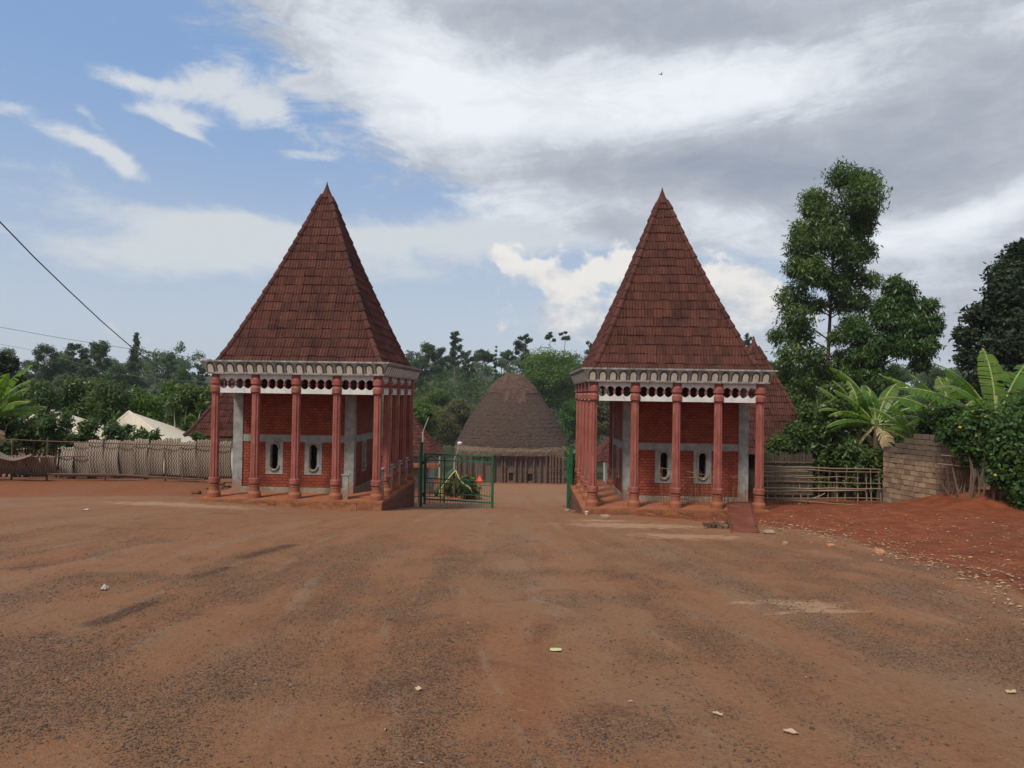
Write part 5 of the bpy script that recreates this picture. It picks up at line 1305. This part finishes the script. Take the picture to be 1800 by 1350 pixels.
# ------------------------------------------------------------------ drive details beyond the gate
p = at(800, 868, 30); r = empty('soil_mound', (p.x, 30, G(p.x, 30)-.02), 0, 'low mound of bare red soil behind the green gate leaf', 'mound')
n = 40; v = []; f = []
for j in range(12):
    for i in range(n):
        rr = j/11; a_ = 2*math.pi*i/n; h = .62*(1-rr**2)**1.5*(1+.25*(vn(math.cos(a_)*rr*3+9, math.sin(a_)*rr*3+9)-.5)); v.append((1.5*rr*math.cos(a_), .9*rr*math.sin(a_), float(h)-.12))
for j in range(11):
    for i in range(n): f.append((j*n+i, (j+1)*n+i, (j+1)*n+(i+1) % n, j*n+(i+1) % n))
mb = MB(); mb.add(v, f); mb.build('heap', M['edge'], r, True)
shrub('cut_plants', 812, 838, 62, 29.6, 'heap of cut leafy plants on the soil mound behind the gate leaf', n=1600, size=.24, lm='leaf_ol', k=10, cat='plants', aspect=.3)
r = empty('curved_chute', (at(790, 868, 28.6).x, 28.6, G(at(790, 868, 28.6).x, 28.6)), 0, 'curved green strip with a yellow edge arching down behind the green gate leaf', 'slide')
for pts, m_, w_ in (([(798, 826), (790, 834), (783, 843), (776, 852), (770, 861), (767, 873)], 'slide', .10), ([(799, 828), (804, 840), (812, 850), (822, 856), (827, 864)], 'slide', .07)):
    mb = MB(); q = [Vector(rel(px, py, 28.6, r)) for px, py in pts]
    mb.tube(q, w_, 8, squash=.4); mb.build('strip', M[m_], r, True)
    mb = MB(); mb.tube([p+Vector((w_*.9, -.04, 0)) for p in q], .022, 6); mb.build('edge', M['slide_y'], r, True)
mb = MB(); mb.tube([rel(798, 872, 28.7, r), rel(798, 826, 28.7, r)], .05, 8); mb.build('support', M['post'], r)
def lamp(px, py, px1, base_py, d, label, dark):
    a_ = at(px1, base_py, d); b_ = at(px, py, d); r = empty('street_lamp', (a_.x, d, G(a_.x, d)), 0, label, 'lamp', 'lamp posts inside the gate'); o = r.location
    top = Vector((a_.x, d, b_.z-.7))
    mb = MB(); mb.tube([(0, 0, -.2), tuple(top-o)], .035, 8); mb.build('pole', M['bark_pale'], r)
    mb = MB(); mb.tube([tuple(top-o), tuple(b_-o)], .02, 6); mb.build('arm', M['bark_pale'], r)
    mb = MB(); mb.lathe([(-.05, .05), (0, .10), (.08, .12), (.12, .05)], 12, (b_.x-o.x, 0)); 
    o2 = mb.build('lamp_head', M['dark' if dark else 'lamp'], r); o2.location = (0, 0, b_.z-o.z)
lamp(755, 730, 742, 850, 30, 'lamp post with a dark head beside the faded tiled roof', True)
lamp(808, 781, 798, 850, 33, 'lamp post with a small white head left of the thatched hut', False)

# ------------------------------------------------------------------ cables, bird
def cable(name, pts, rr, label, m):
    P_ = [at(*q) for q in pts]; r = P_[0]; mb = MB(); Q = []
    for i in range(len(P_)-1):
        for t in range(6): Q.append(P_[i].lerp(P_[i+1], t/6)-r)
    Q.append(P_[-1]-r); mb.tube(Q, rr, 5); tag(mb.build(name, m, None, True, r), label, 'cable', 'cables at the left')
cable('power_cable', [(-160, 208, 9), (-60, 330, 10.5), (0, 390, 11.5), (60, 452, 13), (120, 510, 14.5), (180, 566, 16), (240, 618, 18), (300, 662, 21), (345, 690, 25)], .0115, 'thick black cable slanting down from the left edge to the houses', M['wire'])
cable('power_cable', [(-60, 565, 24), (0, 575, 24), (100, 593, 23.5), (200, 609, 23), (300, 623, 22), (372, 632, 21)], .008, 'thin cable running almost level to the left pavilion cornice', M['wire_g'])
cable('power_cable', [(-60, 598, 26), (0, 605, 26), (70, 618, 26), (190, 655, 26), (300, 668, 26), (372, 672, 26)], .006, 'lowest thin cable crossing in front of the bushes', M['wire_g'])
cable('power_cable', [(866, 812, 60), (905, 824, 62), (950, 828, 64), (1000, 820, 60)], .014, 'thin cable hanging across the front of the thatched hut', M['wire_g'])
p = at(1162, 131, 60); r = empty('bird', p, .5, 'tiny dark bird flying high above the right pavilion', 'bird')
mb = MB(); mb.tube([(-.13, 0, 0), (-.06, 0, .005), (0, 0, .01), (.08, 0, .01), (.13, 0, .015), (.16, 0, .01)], [.015, .03, .04, .03, .022, .004], 8); mb.build('bird_body', M['wire'], r)
for s_ in (1, -1):
    mb = MB(); mb.add([(.05, 0, .02), (-.04, 0, .02), (-.05, s_*.14, .10), (.03, s_*.14, .11), (-.07, s_*.30, .07)], [(0, 1, 2, 3), (3, 2, 4)]); o_ = mb.build('wing', M['wire'], r); md = o_.modifiers.new('t', 'SOLIDIFY'); md.thickness = .006

# ------------------------------------------------------------------ gravel and dry leaves
def scatter_pebbles(n, seed):
    g_ = np.random.default_rng(seed)
    yy = 2.6+9.5*g_.random(n*4)**1.5; xx = (g_.random(n*4)-.5)*2*(yy*.80+.5)
    dens = .05+.95*gravelly(xx, yy)
    k = g_.random(n*4) < dens; xx, yy = xx[k][:n], yy[k][:n]; n = len(xx)
    ph = (1+5**.5)/2
    I = np.array([(-1, ph, 0), (1, ph, 0), (-1, -ph, 0), (1, -ph, 0), (0, -1, ph), (0, 1, ph), (0, -1, -ph), (0, 1, -ph), (ph, 0, -1), (ph, 0, 1), (-ph, 0, -1), (-ph, 0, 1)])/1.9
    IF = np.array([(0, 11, 5), (0, 5, 1), (0, 1, 7), (0, 7, 10), (0, 10, 11), (1, 5, 9), (5, 11, 4), (11, 10, 2), (10, 7, 6), (7, 1, 8), (3, 9, 4), (3, 4, 2), (3, 2, 6), (3, 6, 8), (3, 8, 9), (4, 9, 5), (2, 4, 11), (6, 2, 10), (8, 6, 7), (9, 8, 1)])
    s = (.0032+.0062*g_.random(n)**2.5+.006*(g_.random(n) > .99))[:, None, None]
    Vp = I[None]*s*(1+.35*(g_.random((n, 12, 1))-.5))*np.stack([.8+.7*g_.random(n), .8+.6*g_.random(n), .45+.35*g_.random(n)], 1)[:, None, :]
    an = g_.random(n)*6.28; ca, sa = np.cos(an)[:, None], np.sin(an)[:, None]
    X = Vp[..., 0]*ca-Vp[..., 1]*sa+xx[:, None]; Y = Vp[..., 0]*sa+Vp[..., 1]*ca+yy[:, None]; Z = Vp[..., 2]+gz(xx, yy)[:, None]+s[:, 0]*.2
    V_ = np.stack([X, Y, Z], -1).reshape(-1, 3); F_ = (IF[None]+12*np.arange(n)[:, None, None]).reshape(-1, 3)
    return V_, F_, np.repeat(g_.random(n)**1.6, 20)
V_, F_, t_ = scatter_pebbles(64000, 3)
tag(arr('gravel', V_, F_, M['pebble'], None, False, t_), 'loose dark gravel scattered over the dusty road', 'gravel', None, 'stuff')
def scatter_leaves():
    g_ = np.random.default_rng(9); n = 3600
    yy = np.concatenate([6+9*g_.random(1500), 8+9*g_.random(1500), 3+13*g_.random(600)]); e = road_edge_r(yy)
    xx = np.concatenate([e[:1500]+.1+g_.normal(size=1500)*.35, e[1500:3000]+.2+g_.random(1500)*5, (g_.random(600)-.5)*14])
    s = .014+.034*g_.random(n)**3; s[3000:] *= .45; an = g_.random(n)*6.28; z = gz(xx, yy)+.012
    base = np.array([(-1, 0, 0), (0, -.35, .12), (1, 0, .1), (0, .35, .2)])
    X = xx[:, None]+s[:, None]*(base[:, 0]*np.cos(an)[:, None]-base[:, 1]*np.sin(an)[:, None]); Y = yy[:, None]+s[:, None]*(base[:, 0]*np.sin(an)[:, None]+base[:, 1]*np.cos(an)[:, None])
    Z = z[:, None]+s[:, None]*base[:, 2]*(1+g_.random((n, 4)))
    return np.stack([X, Y, Z], -1).reshape(-1, 3), np.arange(n*4).reshape(-1, 4), g_.random(n)
V_, F_, t_ = scatter_leaves()
tag(arr('dry_leaves', V_, F_, M['dryleaf'], None, False, t_), 'dry tan leaves and straw littering the edge of the red soil', 'leaf litter', None, 'stuff')

# ------------------------------------------------------------------ haze
HAZE = 0.0003
if HAZE:
    zmin = -60; mb = MB(); mb.box(-600, 600, -50, 620, -22, 45)
    t = NT('haze_air'); t.n.remove(t.bsdf); vp = t.n.new('ShaderNodeVolumePrincipled'); vp.inputs['Color'].default_value = (.75, .82, .92, 1); vp.inputs['Density'].default_value = HAZE
    t.l.new(vp.outputs[0], t.out.inputs['Volume'])
    tag(mb.build('haze', t.mat), 'thin bluish haze in the air', 'haze', None, 'stuff')
